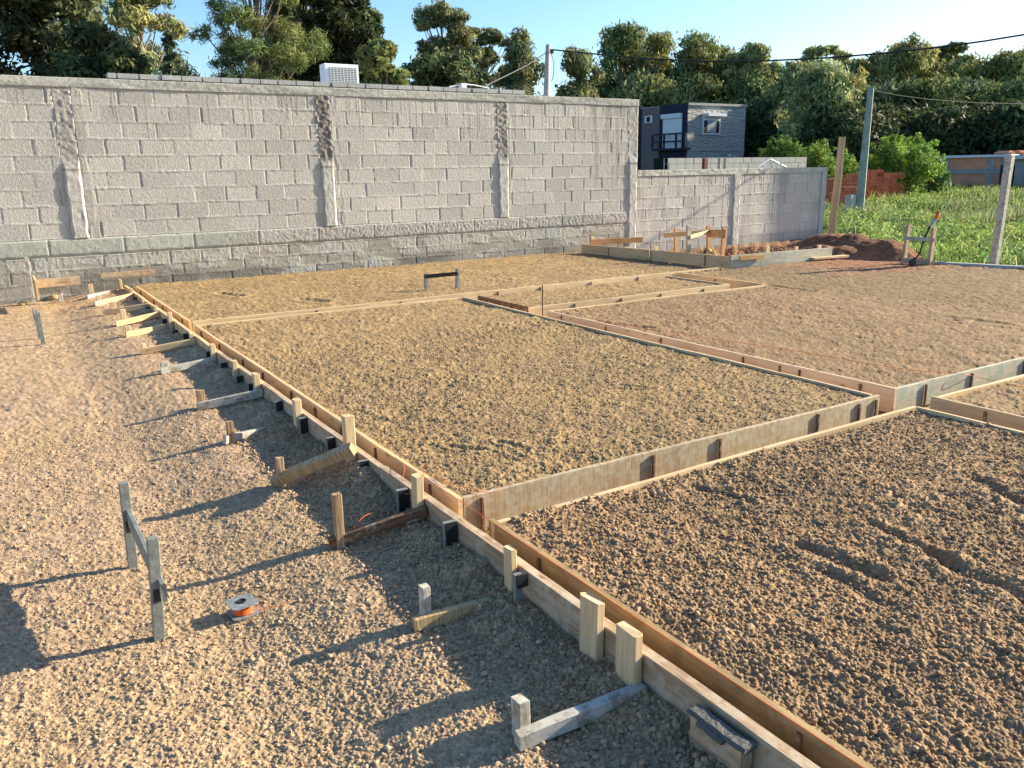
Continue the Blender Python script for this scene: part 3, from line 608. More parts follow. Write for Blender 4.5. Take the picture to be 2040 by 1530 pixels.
# offcut with mortar on it, leaning on the outer plank
a = WX(1388, 1420, 1.355); b = WX(1488, 1490, 1.355); a[2] = b[2] = (a[2] + b[2]) / 2
o = MB().prism(a - [0, 0, .045], b - [0, 0, .045], (1, 0, 0), .04, .085, 5, .0008, .002, RN, .002).build('timber_offcut', MT['plank'], origin=(a + b) / 2, ax=b - a)
tag(o, 'short plank offcut topped with wet dark mortar, leaning on the outer plank', 'board')
m = MB()
m.prism(a + [-.002, .01, .004], b + [-.002, -.01, .004], (1, 0, 0), .046, .016, 14, .0018, .006, RN, .004); m.prism(a * .8 + b * .2 + [-.01, 0, -.004], a * .3 + b * .7 + [-.012, 0, -.004], (1, 0, 0), .05, .02, 8, .002, .007, RN, .004)
m.build('mortar_bed', MT['mortar'], parent=o, origin=a)
p = G(570, 967, .03); o = MB().prism(p + [-.012, 0, .004], p + [.012, 0, .004], (0, 1, 0), .02, .022, 1, .002, .003, RN).build('stone_chip', MT['white'], origin=p); tag(o, 'small white stone chip beside the foot of the striped brace', 'stone')

# ------------------------------------------------------------------ batter boards (two stakes and a crossbar)
t = empty('batter_board', (.3, 3.09, 0), 'grey batter board of two tall stakes on the open gravel at the left front', 'batter board')
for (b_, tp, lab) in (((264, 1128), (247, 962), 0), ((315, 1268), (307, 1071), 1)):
    q = G(*b_, 0); z1 = HZ(*tp, q[0], q[1]); z0 = gz(q[0], q[1]) - .05
    dx = (WY(*tp, q[1])[0] - q[0])
    MB().prism(q + [0, 0, z0], (q[0] + dx * .8, q[1], z1), (1, 0, 0), .036, .028, 4, .0008, .002, RN, .003).build('stake', MT['greyfilm'], parent=t, origin=q, ax=(0, 0, 1))
    zc = .175 if lab == 0 else .155; MB().prism((q[0] + dx * .4 + .004, q[1] - .015, zc - .022), (q[0] + dx * .4 + .004, q[1] - .015, zc + .022), (1, 0, 0), .028, .004, 1, 0, .0005, RN).build('painted_shadow', MT['film'], parent=t, origin=q, ax=(0, 0, 1))  # black plate paints the crossbar's shadow onto the stake face
q1 = G(264, 1128, 0); q2 = G(315, 1268, 0)
MB().prism((q1[0] + .012, q1[1] + .03, .215), (q2[0] + .030, q2[1] - .05, .175), (1, 0, 0), .018, .068, 3, .0008, .002, RN, .002).build('crossbar', MT['greyfilm'], parent=t, origin=(q1 + q2) / 2, ax=(0, 1, 0))
q = G(74, 680, .07); t = empty('batter_board', (q[0], q[1], 0), 'dark batter board seen end-on far left on the open gravel', 'batter board')
for px, top in ((75, 622), (70, 619)):
    yy = q[1] + (.0 if px == 75 else .32); x_ = WY(px, top, yy)
    MB().prism((x_[0] + .01, yy, -.02), (x_[0], yy, x_[2]), (1, 0, 0), .035, .022, 3, .0008, .002, RN, .003).build('stake', MT['greyfilm'], parent=t, origin=(x_[0], yy, 0), ax=(0, 0, 1))
MB().prism((q[0] + .02, q[1] - .03, .27), (q[0] + .02, q[1] + .38, .29), (1, 0, 0), .02, .07, 3, .0008, .002, RN, .002).build('crossbar', MT['greyfilm'], parent=t, origin=(q[0], q[1], .2), ax=(0, 1, 0))
q = G(880, 572, T); t = empty('batter_board', q, 'small grey batter board standing on the gravel plot in front of the tall wall', 'batter board')
a = G(850, 573, T); b = G(911, 571, T)
for s_, tp in ((a, (848, 544)), (b, (912, 535))):
    x_ = WY(tp[0], tp[1], s_[1]); MB().prism(s_ - [0, 0, .05], (x_[0], s_[1], x_[2]), (1, 0, 0), .045, .03, 3, .0008, .002, RN, .002).build('stake', MT['greyfilm'], parent=t, origin=s_, ax=(0, 0, 1))
a2 = WY(846, 551, a[1] - .03); b2 = WY(912, 545, b[1] - .03)
MB().prism(a2, b2, (0, 1, 0), .02, .045, 3, .0008, .002, RN, .002).build('crossbar', MT['film'], parent=t, origin=a2, ax=b2 - a2)
# group of stakes and planks by the wall step
t = empty('batter_board', (10.2, 10.0, .1), 'orange wooden batter board of four stakes in the corner by the lower wall', 'batter board')
pts = [((1347, 500), (1347, 455), 10.6), ((1372, 508), (1372, 449), 9.4), ((1413, 508), (1411, 450), 9.9), ((1438, 512), (1443, 453), 8.9)]
tops = []
for b_, tp, yy in pts:
    x_ = WY(tp[0], tp[1], yy); xb = WY(b_[0], b_[1], yy); tops.append(x_)
    MB().prism((xb[0], yy, .0), (x_[0], yy, x_[2]), (1, 0, 0), .075, .035, 3, .0008, .002, RN, .004).build('stake', MT['oldgrey' if b_[0] == 1372 else 'red'], parent=t, origin=(xb[0], yy, .0), ax=(0, 0, 1))
def xbar(p0, y0, p1, y1, h, mat): 
    a = WY(*p0, y0); b = WY(*p1, y1); MB().prism(a, b, (0, 1, 0), .025, h, 4, .001, .002, RN, .002).build('crossbar', MT[mat], parent=t, origin=a, ax=b - a)
xbar((1322, 469), 10.55, (1413, 462), 9.85, .075, 'pine'); xbar((1375, 472), 9.35, (1412, 461), 9.8, .05, 'pine'); xbar((1411, 465), 9.86, (1444, 466), 8.86, .12, 'red')
stk = [(1307, 1307, 491, 505, 9.95, 'pine', 'short pine stake behind the middle of the raised pine board'), (1465, 1465, 491, 508, 8.6, 'red', 'orange stake behind the green board, leftmost of five'), (1505, 1505, 489, 505, 8.55, 'red', 'orange stake behind the green board, second from its left end'),
       (1529, 1529, 490, 505, 8.5, 'pale', 'pale stake behind the middle of the green board'), (1586, 1586, 491, 500, 8.35, 'pale', 'pale stake behind the right part of the green board'), (1632, 1632, 488, 497, 8.3, 'pale', 'pale stake at the right end of the green board'),
       (1180, 1180, 471, 488, 11.55, 'pine', 'pine stake in the raised corner at the foot of the tall wall'), (1249, 1249, 492, 498, 10.75, 'pine', 'low pine stake top just above the raised pine board')]
for px, pb, yt, yb_, yy, m_, lb in stk:
    x_ = WY(px, yt, yy); upright('wooden_stake', x_[0], yy, .0, x_[2], .07, .035, m_, lb, 'stake', 'stakes behind the raised boards')
for k, (px, py, dpt, s_, lb) in enumerate([(1497, 500, 10.4, .16, 'reddish soil heap behind the green board left part'), (1410, 505, 9.3, .13, 'pile of yellow soil under the orange batter board'), (1545, 498, 10.2, .14, 'reddish soil heap behind the middle of the green board'), (1455, 503, 9.6, .13, 'brown soil heap right of the orange batter board')]):
    c = WY(px, py, dpt); rr = np.random.default_rng(20 + k); n = 900
    u = rr.uniform(-1, 1, (n, 2)); u = u[np.hypot(*u.T) < 1]; hx = c[0] + u[:, 0] * s_ * 3; hy = dpt + u[:, 1] * s_ * 2; hz = .05 + (c[2] + .04 - .05) * (1 - np.hypot(*u.T) ** 1.5) * rr.uniform(.7, 1.1, len(u))
    ss = rr.uniform(.02, .05, len(u)); P = ico[None] * rr.uniform(.7, 1.2, (len(u), 12, 1)) * ss[:, None, None] + np.stack([hx, hy, hz], 1)[:, None]
    cl = np.array([.42, .30, .14] if k == 1 else [.26, .13, .07]) * rr.uniform(.7, 1.2, (len(u), 1))
    o = npmesh('soil_heap', P.reshape(-1, 3), (icf[None] + 12 * np.arange(len(u))[:, None, None]).reshape(-1, 3), MT['ground'], np.repeat(cl, 12, 0), origin=c); tag(o, lb, 'soil heap')

# small stand with an orange-handled tool, right
q0 = G(1800, 523, T); q1 = G(1852, 526, T)
t = empty('timber_stand', q0, 'pale timber stand with two uprights at the edge of the weeds', 'stand')
for s_, tp in ((q0, (1811, 447)), (q1, (1861, 453))):
    x_ = WY(tp[0], tp[1], s_[1]); MB().prism(s_ - [0, 0, .05], (x_[0], s_[1], x_[2]), (1, 0, 0), .07, .04, 3, .001, .002, RN, .003).build('upright', MT['plank'], parent=t, origin=s_, ax=(0, 0, 1))
for ya, yb_, hh, m_ in ((474, 478, .045, 'oldgrey'), (519, 523, .08, 'plank')):
    a = WY(1800, ya, q0[1] - .03); b = WY(1862, yb_, q1[1] - .03); MB().prism(a, b, (0, 1, 0), .025, hh, 3, .001, .002, RN, .002).build('rail', MT[m_], parent=t, origin=a, ax=b - a)
yy = q1[1] + .12; P_ = [WY(a_, b_, yy) for a_, b_ in ((1818, 523), (1832, 505), (1840, 480), (1852, 452), (1864, 437), (1870, 422))]
t = empty('hoe', P_[0], 'long-handled hoe with an orange grip leaning on the timber stand', 'hoe')
MB().tube(P_[:4], [.012, .012, .012, .014]).build('shaft', MT['cable'], parent=t, origin=P_[0]); MB().tube([P_[3], P_[4]], [.022, .028]).build('socket', MT['palecon'], parent=t, origin=P_[3])
MB().tube([P_[4], P_[5]], [.03, .022], 8).build('grip', MT['string'], parent=t, origin=P_[4]); MB().prism(P_[0] + [-.06, 0, -.02], P_[0] + [.05, 0, .03], (0, 1, 0), .02, .09, 1, 0).build('blade', MT['dark'], parent=t, origin=P_[0])

# line spool
c = G(487, 1226, 0); zb = gz(c[0], c[1]) + .006
c = np.array([c[0], c[1] + .02, zb]); t = empty('line_spool', c, 'clear plastic spool of orange builders line lying on the gravel', 'spool')
def rsq(cx, cy, z0, z1, h, r, ang, n=6, hole=0):
    V = []; 
    for z in (z0, z1):
        for qx, qy, a0 in ((1, 1, 0), (-1, 1, 90), (-1, -1, 180), (1, -1, 270)):
            for k in range(n):
                a = math.radians(a0 + 90 * k / (n - 1)); x = qx * (h - r) + r * math.cos(a); y = qy * (h - r) + r * math.sin(a)
                V.append(Vector((cx + x * math.cos(ang) - y * math.sin(ang), cy + x * math.sin(ang) + y * math.cos(ang), z)))
    m = MB(); N_ = 4 * n; m.v = V; m.f = [(k, (k + 1) % N_, (k + 1) % N_ + N_, k + N_) for k in range(N_)] + [tuple(range(N_ - 1, -1, -1)), tuple(range(N_, 2 * N_))]; return m
fl = plain('spool plastic', (.26, .28, .27), (.13, .14, .14), 45, .45, .2, 200, .001, .5)
rsq(c[0], c[1], zb, zb + .004, .047, .014, .12).build('flange', fl, parent=t, origin=c); rsq(c[0], c[1], zb + .040, zb + .044, .047, .014, .12).build('flange', fl, parent=t, origin=c)
m = MB()
for k in range(12): m.tube([(c[0] + (.033 + .001 * (k % 2)) * math.cos(a), c[1] + (.033 + .001 * (k % 2)) * math.sin(a), zb + .006 + k * .0029) for a in np.linspace(0, 2 * math.pi, 22)], .0017, 5)
m.build('wound_line', MT['string'], parent=t, origin=c, smooth=True)
m = MB()
for r0 in (.014, .009): m.tube([(c[0] + r0 * math.cos(a), c[1] + r0 * math.sin(a), zb + .046 - (.003 if r0 < .01 else 0)) for a in np.linspace(0, 2 * math.pi, 18)], .003, 6)
m.tube([(c[0], c[1], zb), (c[0], c[1], zb + .0445)], .0125, 14); m.build('hub', MT['film'], parent=t, origin=c)

# orange strings
def string(pts, label, r=.0012, smoothn=6):
    P = [Vector([float(a) for a in p]) for p in pts]; out = []
    for i in range(len(P) - 1):
        p0 = P[max(i - 1, 0)]; p1 = P[i]; p2 = P[i + 1]; p3 = P[min(i + 2, len(P) - 1)]
        for k in range(smoothn):
            s_ = k / smoothn; out.append(.5 * ((2 * p1) + (p2 - p0) * s_ + (2 * p0 - 5 * p1 + 4 * p2 - p3) * s_ * s_ + (3 * p1 - p0 - 3 * p2 + p3) * s_ ** 3))
    out.append(P[-1]); o = MB().tube(out, r, 5).build('string_line', MT['string'], origin=out[0], smooth=True); tag(o, label, 'string')
string([(1.497, 2.95, T + .003), (1.497, 1.8, T + .002), (1.496, .35, T + .002)], 'taut orange string along the top edge of the mottled ochre board', .0014)
string([(1.499, 3.5, T + .003), (1.499, 3.2, T + .003), (1.497, 2.95, T + .003)], 'short orange string lying along the top of the yellow inner board', .001)
string([G(844, 925, T + .04), G(846, 940, T + .02), G(868, 948, T + .01), G(890, 962, T + .012), G(930, 971, T + .012), G(968, 981, T + .01), G(985, 982, T + .012), G(1000, 984, T + .006)], 'loose orange string crossing the gravel to the cement-caked board', .0012)
string([WX(785, 933, 1.45), WX(800, 922, 1.47), WX(806, 935, 1.44), WX(800, 965, 1.39), WX(806, 983, 1.36), WX(818, 982, 1.35)], 'loop of orange string hanging over the outer plank', .0011)
string([WX(846, 924, 1.49), WX(842, 945, 1.49), WX(846, 965, 1.48), WX(840, 975, 1.45), WX(845, 940, 1.48)], 'orange string knot hanging on the yellow inner board', .0011)
string([G(685, 1090, .04), G(692, 1072, .05), G(703, 1055, .08), G(713, 1040, .11), G(735, 1024, .12), G(757, 1030, .09), G(765, 1050, .05)], 'curl of orange string over the dark brown brace', .0012)
string([G(500, 1215, .02), G(560, 1205, .015), G(610, 1170, .015), G(625, 1130, .015), G(680, 1110, .015), G(685, 1090, .04)], 'thin orange string trailing over the gravel from the spool', .0007)
string([G(1190, 640, T + .01), G(1400, 672, T + .01), G(1540, 692, T + .015), G(1640, 708, T + .012), G(1800, 735, T + .012), G(1915, 745, T + .005), WY(1950, 752, 2.91), G(2040, 772, T + .01)], 'orange string across the far right plot and over the green-grey board', .0018)
q = G(1081, 622, T); upright('steel_bar', q[0], q[1], .0, HZ(1081, 568, q[0], q[1]), .012, .012, 'brown', 'thin rusty steel bar standing at the near corner of the strip plot', 'steel bar', jit=.0002)

# ------------------------------------------------------------------ neighbour's roof, appliance, poles, wires
def bricklet(x0, x1, y, z0, rows, hc, lb, name, parent, mat, s):
    m = MB(); rr = random.Random(s)
    for r_ in range(rows):
        x = x0 - rr.uniform(0, lb)
        while x < x1:
            l = lb * rr.uniform(.9, 1.05); a = max(x, x0); b = min(x + l - .012, x1)
            if b > a + .03: m.box((a, y - .0 - rr.uniform(0, .012), z0 + r_ * hc), (b - .006, y + .15, z0 + (r_ + 1) * hc - .017))
            x += l
    return m.build(name, mat, parent=parent, origin=(x0, y, z0))
roof = MB().box((1.4, 12.33, 0), (8.6, 22, 2.60)).build('neighbour_house', MT['palecon'], origin=(5, 17, 0)); tag(roof, 'neighbour building behind the tall wall showing only its grey brick parapet', 'building')
MB().box((1.62, 12.335, 2.60), (7.9, 12.44, 2.80)).build('parapet_core', MT['concrete'], parent=roof, origin=(4, 12.4, 2.6))
bricklet(1.6, 7.95, 12.26, 2.60, 3, .078, .27, 'parapet', roof, MT['palecon'], 3)
z1 = WY(677, 127, 16.5)[2]; a = WY(655, 127, 16.5); b = WY(714, 130, 16.5)
t = empty('air_conditioner', (a[0], 16.5, z1 - .55), 'white outdoor air conditioning unit on the roof behind the tall wall', 'air conditioner')
MB().prism((a[0] - .08, 16.66, z1 - .28), (b[0], 16.66, z1 - .28), (0, 1, 0), .30, .56, 1, 0, .012).build('casing', MT['white'], parent=t, origin=(a[0], 16.6, z1 - .3))
m = MB(); lo = a[0] + .02; hi = b[0] - .05
for k in range(9): xx = lo + (hi - lo) * k / 8; m.box((xx - .006, 16.485, z1 - .50), (xx + .006, 16.497, z1 - .07))
for k in range(14): zk = z1 - .50 + .43 * k / 13; m.box((lo, 16.478, zk - .004), (hi, 16.484, zk + .004))
m.build('grille', MT['white'], parent=t, origin=(a[0], 16.5, z1 - .5))
MB().box((lo, 16.499, z1 - .50), (hi, 16.507, z1 - .07)).build('coil_panel', plain('shaded coil', (.30, .30, .27), None, 30, .7), parent=t, origin=(a[0], 16.5, z1 - .5))
a = WY(900, 171, 13.2); t = empty('roof_vent', (WY(935, 168, 13.2)[0], 13.2, 2.6), 'low white plastic ridge with a small box on the neighbour roof', 'roof vent')
MB().tube([WY(895, 173, 13.2), WY(912, 170, 13.2), WY(930, 168, 13.2), WY(948, 170, 13.2), WY(975, 176, 13.2)], .012, 6).build('strap', MT['white'], parent=t, origin=a)
c = WY(922, 168, 13.2); MB().box(c - [.05, .05, .3], c + [.05, .05, .015]).build('box', MT['white'], parent=t, origin=c)
# concrete pole behind the tall wall
c = PD(1092, 90, 26); pb = PD(1089, 190, 26)
t = empty('utility_pole', (c[0], c[1], 0), 'pale concrete utility pole rising behind the tall wall', 'utility pole', 'utility poles')
MB().tube([(pb[0], pb[1], 0), (pb[0], pb[1], pb[2]), (c[0], c[1], c[2])], [.13, .10, .075], 10).build('shaft', MT['palecon'], parent=t, origin=(c[0], c[1], 0))
MB().tube([c + [.1, 0, -.2], c + [.22, 0, -.5], c + [.2, 0, -.9], c + [.12, 0, -1.05]], .012, 5).build('cable_loop', MT['cable'], parent=t, origin=c)
MB().box(c - [.02, .1, .25], c + [.14, .1, -.12]).build('clamp', MT['cable'], parent=t, origin=c)
E0 = PD(1105, 99, 26); E1 = PD(2300, 18, 17)
o = MB().tube([HIT(x, y, E0, E1) for x, y in ((1100, 99), (1150, 104), (1270, 116), (1400, 122), (1530, 121), (1650, 115), (1760, 106), (1880, 93), (1960, 82), (2040, 69), (2150, 49), (2300, 18))], .022, 6).build('overhead_cable', MT['cable'], origin=E0); tag(o, 'thick black overhead cable sagging across the sky to the right edge', 'cable')
c2 = PD(1088, 105, 26); o = MB().tube([c2, HIT(1050, 130, c2, PD(965, 172, 20)), HIT(1010, 150, c2, PD(965, 172, 20)), PD(965, 172, 20)], .02, 6).build('overhead_cable', MT['cable'], origin=c2); tag(o, 'black overhead cable dropping from the pale pole down to the left behind the wall', 'cable')
c = PD(1735, 176, 24); pb = PD(1708, 456, 24)
t = empty('utility_pole', pb, 'slim greenish utility pole standing in the weeds right of the lower wall', 'utility pole', 'utility poles')
MB().tube([pb - [0, 0, .4], pb, c], [.14, .135, .085], 8).build('shaft', MT['polegreen'], parent=t, origin=pb)
MB().tube([c + [.04, 0, -.1], c + [.14, 0, -.3], c + [.05, 0, -.6]], .02, 5).build('cable_loop', MT['cable'], parent=t, origin=c)
e0 = c + [0, 0, -.05]; e1 = PD(2200, 214, 30)
o = MB().tube([e0, HIT(1790, 190, e0, e1), HIT(1850, 198, e0, e1), HIT(1950, 205, e0, e1), HIT(2040, 207, e0, e1), e1], .014, 5).build('overhead_cable', MT['cable'], origin=e0); tag(o, 'thin dark cable running right from the greenish pole in front of the trees', 'cable')
a = PD(1700, 402, 24); t = empty('meter_box', a - [0, 0, 1], 'small grey concrete meter box at the foot of the greenish pole', 'meter box')
MB().box(a - [.24, .1, 1.0], a + [-.04, .12, .20]).build('housing', MT['palecon'], parent=t, origin=a); MB().box(a - [.20, .115, .25], a + [-.08, -.09, -.14]).build('slot', MT['dark'], parent=t, origin=a)
o = MB().box(PD(1688, 443, 23) - [.35, .3, .3], PD(1688, 443, 23) + [.2, .3, .05]).build('concrete_slab', MT['concrete'], origin=PD(1690, 440, 23)); tag(o, 'flat grey concrete slab in the weeds beside the meter box', 'slab')
pb = WX(1656, 466, 15.42); c = HIT(1678, 273, pb, pb + np.array([.3, .02, 0]))
o = MB().tube([pb - [0, 0, .4], pb, (pb * .5 + c * .5) + [.02, 0, 0], c], [.085, .082, .078, .07], 8).build('wooden_post', MT['postwood'], origin=pb); tag(o, 'tall rough wooden post leaning right at the end of the lower wall', 'post')
pb = G(1979, 523, T - .05); yy = pb[1]; c = HIT(2012, 310, pb, pb + _X)
o = MB().prism(pb - [0, 0, .3], c, (1, 0, 0), .095, .095, 4, .002, .008, RN).build('fence_post', MT['oldgrey'], origin=pb, ax=(0, 0, 1)); tag(o, 'square weathered grey fence post leaning right at the edge of the weeds', 'post')
a = G(1862, 521, T + .01); b = G(2120, 535, T + .01); o = MB().prism(a - [0, 0, .02], b - [0, 0, .02], (0, 0, 1), .05, .08, 6, .004, .004, RN).build('kerb_beam', MT['palecon'], origin=a, ax=b - a); tag(o, 'low whitish concrete edge between the soil plot and the weeds', 'kerb')

# grey wall further back, red post, poles
a = WY(1330, 318, 22); b = WY(1607, 311, 22)
o = MB().box((a[0], 22, -.3), (b[0], 22.2, (a[2] + b[2]) / 2)).build('garden_wall', MT['palecon'], origin=(a[0], 22, -.3)); tag(o, 'low pale block wall in front of the two storey house', 'wall')
bricklet(a[0], b[0], 21.985, .3, 8, .2, .4, 'block_course', o, MT['palecon'], 8)
for px, w_, m_, lb in ((1405, .16, 'brickred', 'short dark red post before the low pale wall'), (1446, .10, 'oldgrey', 'dark grey post before the low pale wall'), (1434, .08, 'palecon', 'pale post before the low pale wall')):
    if m_ == 'brickred': MT['brickred'] = plain('dark red paint', (.20, .05, .04), None, 5, .7)
    c = WY(px, 315, 21); upright('wall_post', c[0], 21, -.2, c[2], w_, .12, m_, lb, 'post')
for k, (x0, y0, x1, y1) in enumerate(((1510, 332, 1534, 316), (1534, 316, 1540, 335), (1545, 322, 1548, 336), (1555, 325, 1558, 336), (1534, 317, 1566, 333))):
    a_ = WY(x0, y0, 20.2 + k * .12); b_ = WY(x1, y1, 20.2 + k * .12); o = MB().tube([a_, b_], .030, 7).build('pipe', MT['white'], origin=a_)
    tag(o, ['white pipe leaning leftward in the pile behind the lower wall', 'upright white pipe at the peak of the pile behind the lower wall', 'short white pipe right of the peak of the pile', 'rightmost short white pipe end of the pile', 'white pipe sloping down rightward in the pile behind the lower wall'][k], 'pipe', 'white pipes behind the lower wall')

# two storey house
cz = lambda px, py, d: PD(px, py, d)
Cn = PD(1367, 338, 56); Rr = PD(1480, 338, 58.6); Ll = PD(1273, 338, 59.6)
u = (Rr - Cn); u[2] = 0; Lu = np.linalg.norm(u); u /= Lu; v = (Ll - Cn); v[2] = 0; Lv = np.linalg.norm(v); v /= Lv
O = np.array([Cn[0], Cn[1], 0.]); HT = PD(1367, 208, 56)[2]
def zz_(py, px, d): return PD(px, py, d)[2]
stone = attr_mat('x', bump=0); bpy.data.materials.remove(stone)
def cladding():
    m, nt, b = newmat('split stone cladding'); L = nt.links; tc = N(nt, 'ShaderNodeTexCoord')
    mp = N(nt, 'ShaderNodeMapping'); mp.inputs['Scale'].default_value = (1.6, 1.6, 4.5); L.new(tc.outputs['Object'], mp.inputs['Vector'])
    vo = N(nt, 'ShaderNodeTexVoronoi', i_Scale=1.6); L.new(mp.outputs[0], vo.inputs['Vector']); n = N(nt, 'ShaderNodeTexNoise', i_Scale=3., i_Detail=8., i_Roughness=.7); L.new(mp.outputs[0], n.inputs['Vector'])
    r = N(nt, 'ShaderNodeValToRGB'); r.color_ramp.elements[0].color = (.22, .22, .205, 1); r.color_ramp.elements[1].color = (.56, .55, .51, 1); r.color_ramp.elements[0].position = .3; r.color_ramp.elements[1].position = .7
    L.new(n.outputs[0], r.inputs[0]); L.new(r.outputs[0], b.inputs['Base Color'])
    ad = N(nt, 'ShaderNodeMath', operation='ADD'); L.new(vo.outputs['Distance'], ad.inputs[0]); L.new(n.outputs[0], ad.inputs[1])
    bp = N(nt, 'ShaderNodeBump', i_Strength=.7, i_Distance=.15); L.new(ad.outputs[0], bp.inputs['Height']); L.new(bp.outputs[0], b.inputs['Normal']); b.inputs['Roughness'].default_value = .9; return m
MT['clad'] = cladding(); MT['navy'] = plain('navy render', (.022, .027, .048), None, 1, .8); MT['taupe'] = plain('taupe brick veneer', (.22, .17, .16), (.14, .11, .11), 9, .9, .5, 12, .05)
MT['glass'] = plain('window glass', (.012, .014, .016), None, 1, .5, 0, spec=.2); MT['curtain'] = plain('curtain', (.45, .47, .48), (.3, .32, .34), 14, .8)
hs = MB().fbox(O, u, v, (0, Lu), (0, Lv * 1.0), (-.5, HT)).build('house', MT['clad'], origin=O); tag(hs, 'two storey house with grey stone cladding and navy blue front beyond the wall', 'house')
def hb(name, mat, a, b, c, par=hs): return MB().fbox(O, u, v, a, b, c).build(name, MT[mat], parent=par, origin=O)
fl_ = lambda px: Lv * (1367 - px) / (1367 - 1273.)      # along left front
fr = lambda px: Lu * (px - 1367) / (1480 - 1367.)
zr_ = lambda px, py: HIT(px, py, Cn, Rr)[2]; zl2 = lambda px, py: HIT(px, py, Cn, Ll)[2]
hb('navy_panel', 'navy', (-.06, 0), (0, fl_(1314)), (-.4, HT + .02)); hb('taupe_wall', 'taupe', (-.05, 0), (fl_(1314) + .01, fl_(1278)), (-.4, HT - .05)); hb('navy_edge', 'navy', (-.07, 0), (fl_(1278) + .01, Lv), (-.4, HT - .05))
hb('coping', 'palecon', (-.04, Lu + .03), (-.09, .0), (HT - .12, HT + .03))
d_ = hb('shutter_door', 'white', (-.11, -.065), (fl_(1358), fl_(1322)), (zl2(1340, 297), zl2(1340, 232))); hb('shutter_box', 'white', (-.24, -.11), (fl_(1359), fl_(1320)), (zl2(1340, 236), zl2(1340, 227)), d_)
sw = hb('small_window', 'white', (-.10, -.055), (fl_(1300), fl_(1285)), (zl2(1292, 245), zl2(1292, 231))); hb('pane', 'glass', (-.12, -.101), (fl_(1296), fl_(1289)), (zl2(1292, 243), zl2(1292, 233)), sw)
sl_ = hb('balcony', 'navy', (-.55, -.06), (fl_(1375), fl_(1311)), (zl2(1330, 300), zl2(1330, 296)))
for px in (1311, 1334, 1357, 1374): hb('baluster', 'dark', (-.55, -.47), (fl_(px) - .07, fl_(px) + .07), (zl2(1330, 296), zl2(1330, 268)), sl_)
for yy_ in (268, 283): hb('railing', 'dark', (-.55, -.49), (fl_(1375), fl_(1311)), (zl2(1330, yy_ + 1.6), zl2(1330, yy_ - 1.6)), sl_)
wn = hb('window', 'white', (fr(1394), fr(1428)), (-.10, -.0), (zr_(1410, 268), zr_(1410, 226)))
hb('pane', 'glass', (fr(1396), fr(1425.5)), (-.12, -.101), (zr_(1410, 265), zr_(1410, 240)), wn); hb('curtain', 'curtain', (fr(1402), fr(1419)), (-.13, -.121), (zr_(1410, 264), zr_(1410, 240)), wn)
hb('shutter_box', 'white', (fr(1397), fr(1433)), (-.42, -.10), (zr_(1410, 232), zr_(1410, 226)), wn)
hb('floor_band', 'palecon', (.05, Lu), (-.05, -.0), (zr_(1410, 300), zr_(1410, 297))); hb('doorway', 'glass', (-.08, -.055), (fl_(1336), fl_(1305)), (0, zl2(1320, 315)))
hb('wall_lamp', 'white', (fr(1447), fr(1450)), (-.15, -.0), (zr_(1448, 313), zr_(1448, 306)))

# brick stacks and the brick building
def brickmat(name, c1, c2, sx, sz):
    m, nt, b = newmat(name); L = nt.links; tc = N(nt, 'ShaderNodeTexCoord'); n = N(nt, 'ShaderNodeTexNoise', i_Scale=2.5, i_Detail=7., i_Roughness=.7); L.new(tc.outputs['Object'], n.inputs['Vector'])
    r = N(nt, 'ShaderNodeValToRGB'); r.color_ramp.elements[0].color = (*c2, 1); r.color_ramp.elements[1].color = (*c1, 1); r.color_ramp.elements[0].position = .35; r.color_ramp.elements[1].position = .65; L.new(n.outputs[0], r.inputs[0])
    L.new(r.outputs[0], b.inputs['Base Color']); b.inputs['Roughness'].default_value = .9; n2 = N(nt, 'ShaderNodeTexNoise', i_Scale=25., i_Detail=4.); L.new(tc.outputs['Object'], n2.inputs['Vector'])
    bp = N(nt, 'ShaderNodeBump', i_Strength=.6, i_Distance=.02); L.new(n2.outputs[0], bp.inputs['Height']); L.new(bp.outputs[0], b.inputs['Normal']); return m
MT['brick'] = brickmat('red hollow brick', (.60, .19, .09), (.42, .11, .05), 1, 1); MT['brick2'] = brickmat('orange brickwork', (.78, .34, .21), (.64, .26, .16), 1, 1)
def brickstack(x0, x1, ytop, ybot, d, dep, lb, s):
    a = PD(x0, ybot, d); b = PD(x1, ybot, d); zt = PD((x0 + x1) / 2, ytop, d)[2]; uu = b - a; uu[2] = 0; Lx = np.linalg.norm(uu); uu /= Lx; vv = np.array([-uu[1], uu[0], 0]); rr = random.Random(s)
    m = MB(); z = -.3; O_ = np.array([a[0], a[1], 0]); r_ = 0
    while z < zt:
        x = rr.uniform(-.05, .03); sag = rr.uniform(0, .05)
        while x < Lx:
            l = .25; y0 = rr.uniform(-.03, .03)
            if z < zt - .3 or rr.random() < .85: m.fbox(O_, uu, vv, (x, x + l - .012), (y0, y0 + .2), (z, z + .113))
            x += l
        z += .12; r_ += 1
    m.fbox(O_, uu, vv, (.05, Lx - .05), (.15, dep), (-.3, zt - .13)); o = m.build('brick_stack', MT['brick'], origin=O_); tag(o, lb, 'bricks', 'stacks of red bricks')
brickstack(1668, 1716, 348, 430, 29, 1.5, 'tall stack of red hollow bricks between the wooden post and the greenish pole', 1)
brickstack(1716, 1758, 338, 400, 31, 1.5, 'tallest stack of red hollow bricks right of the greenish pole', 2)
brickstack(1758, 1786, 347, 400, 32, 1.5, 'ragged stack of red bricks farthest right, half hidden by weeds', 3)
brickstack(1662, 1692, 376, 445, 26, .8, 'low broken stack of red bricks at the foot of the wooden post', 4)
a = PD(1868, 312, 42); b = PD(2012, 309, 40); e = PD(2200, 345, 34)
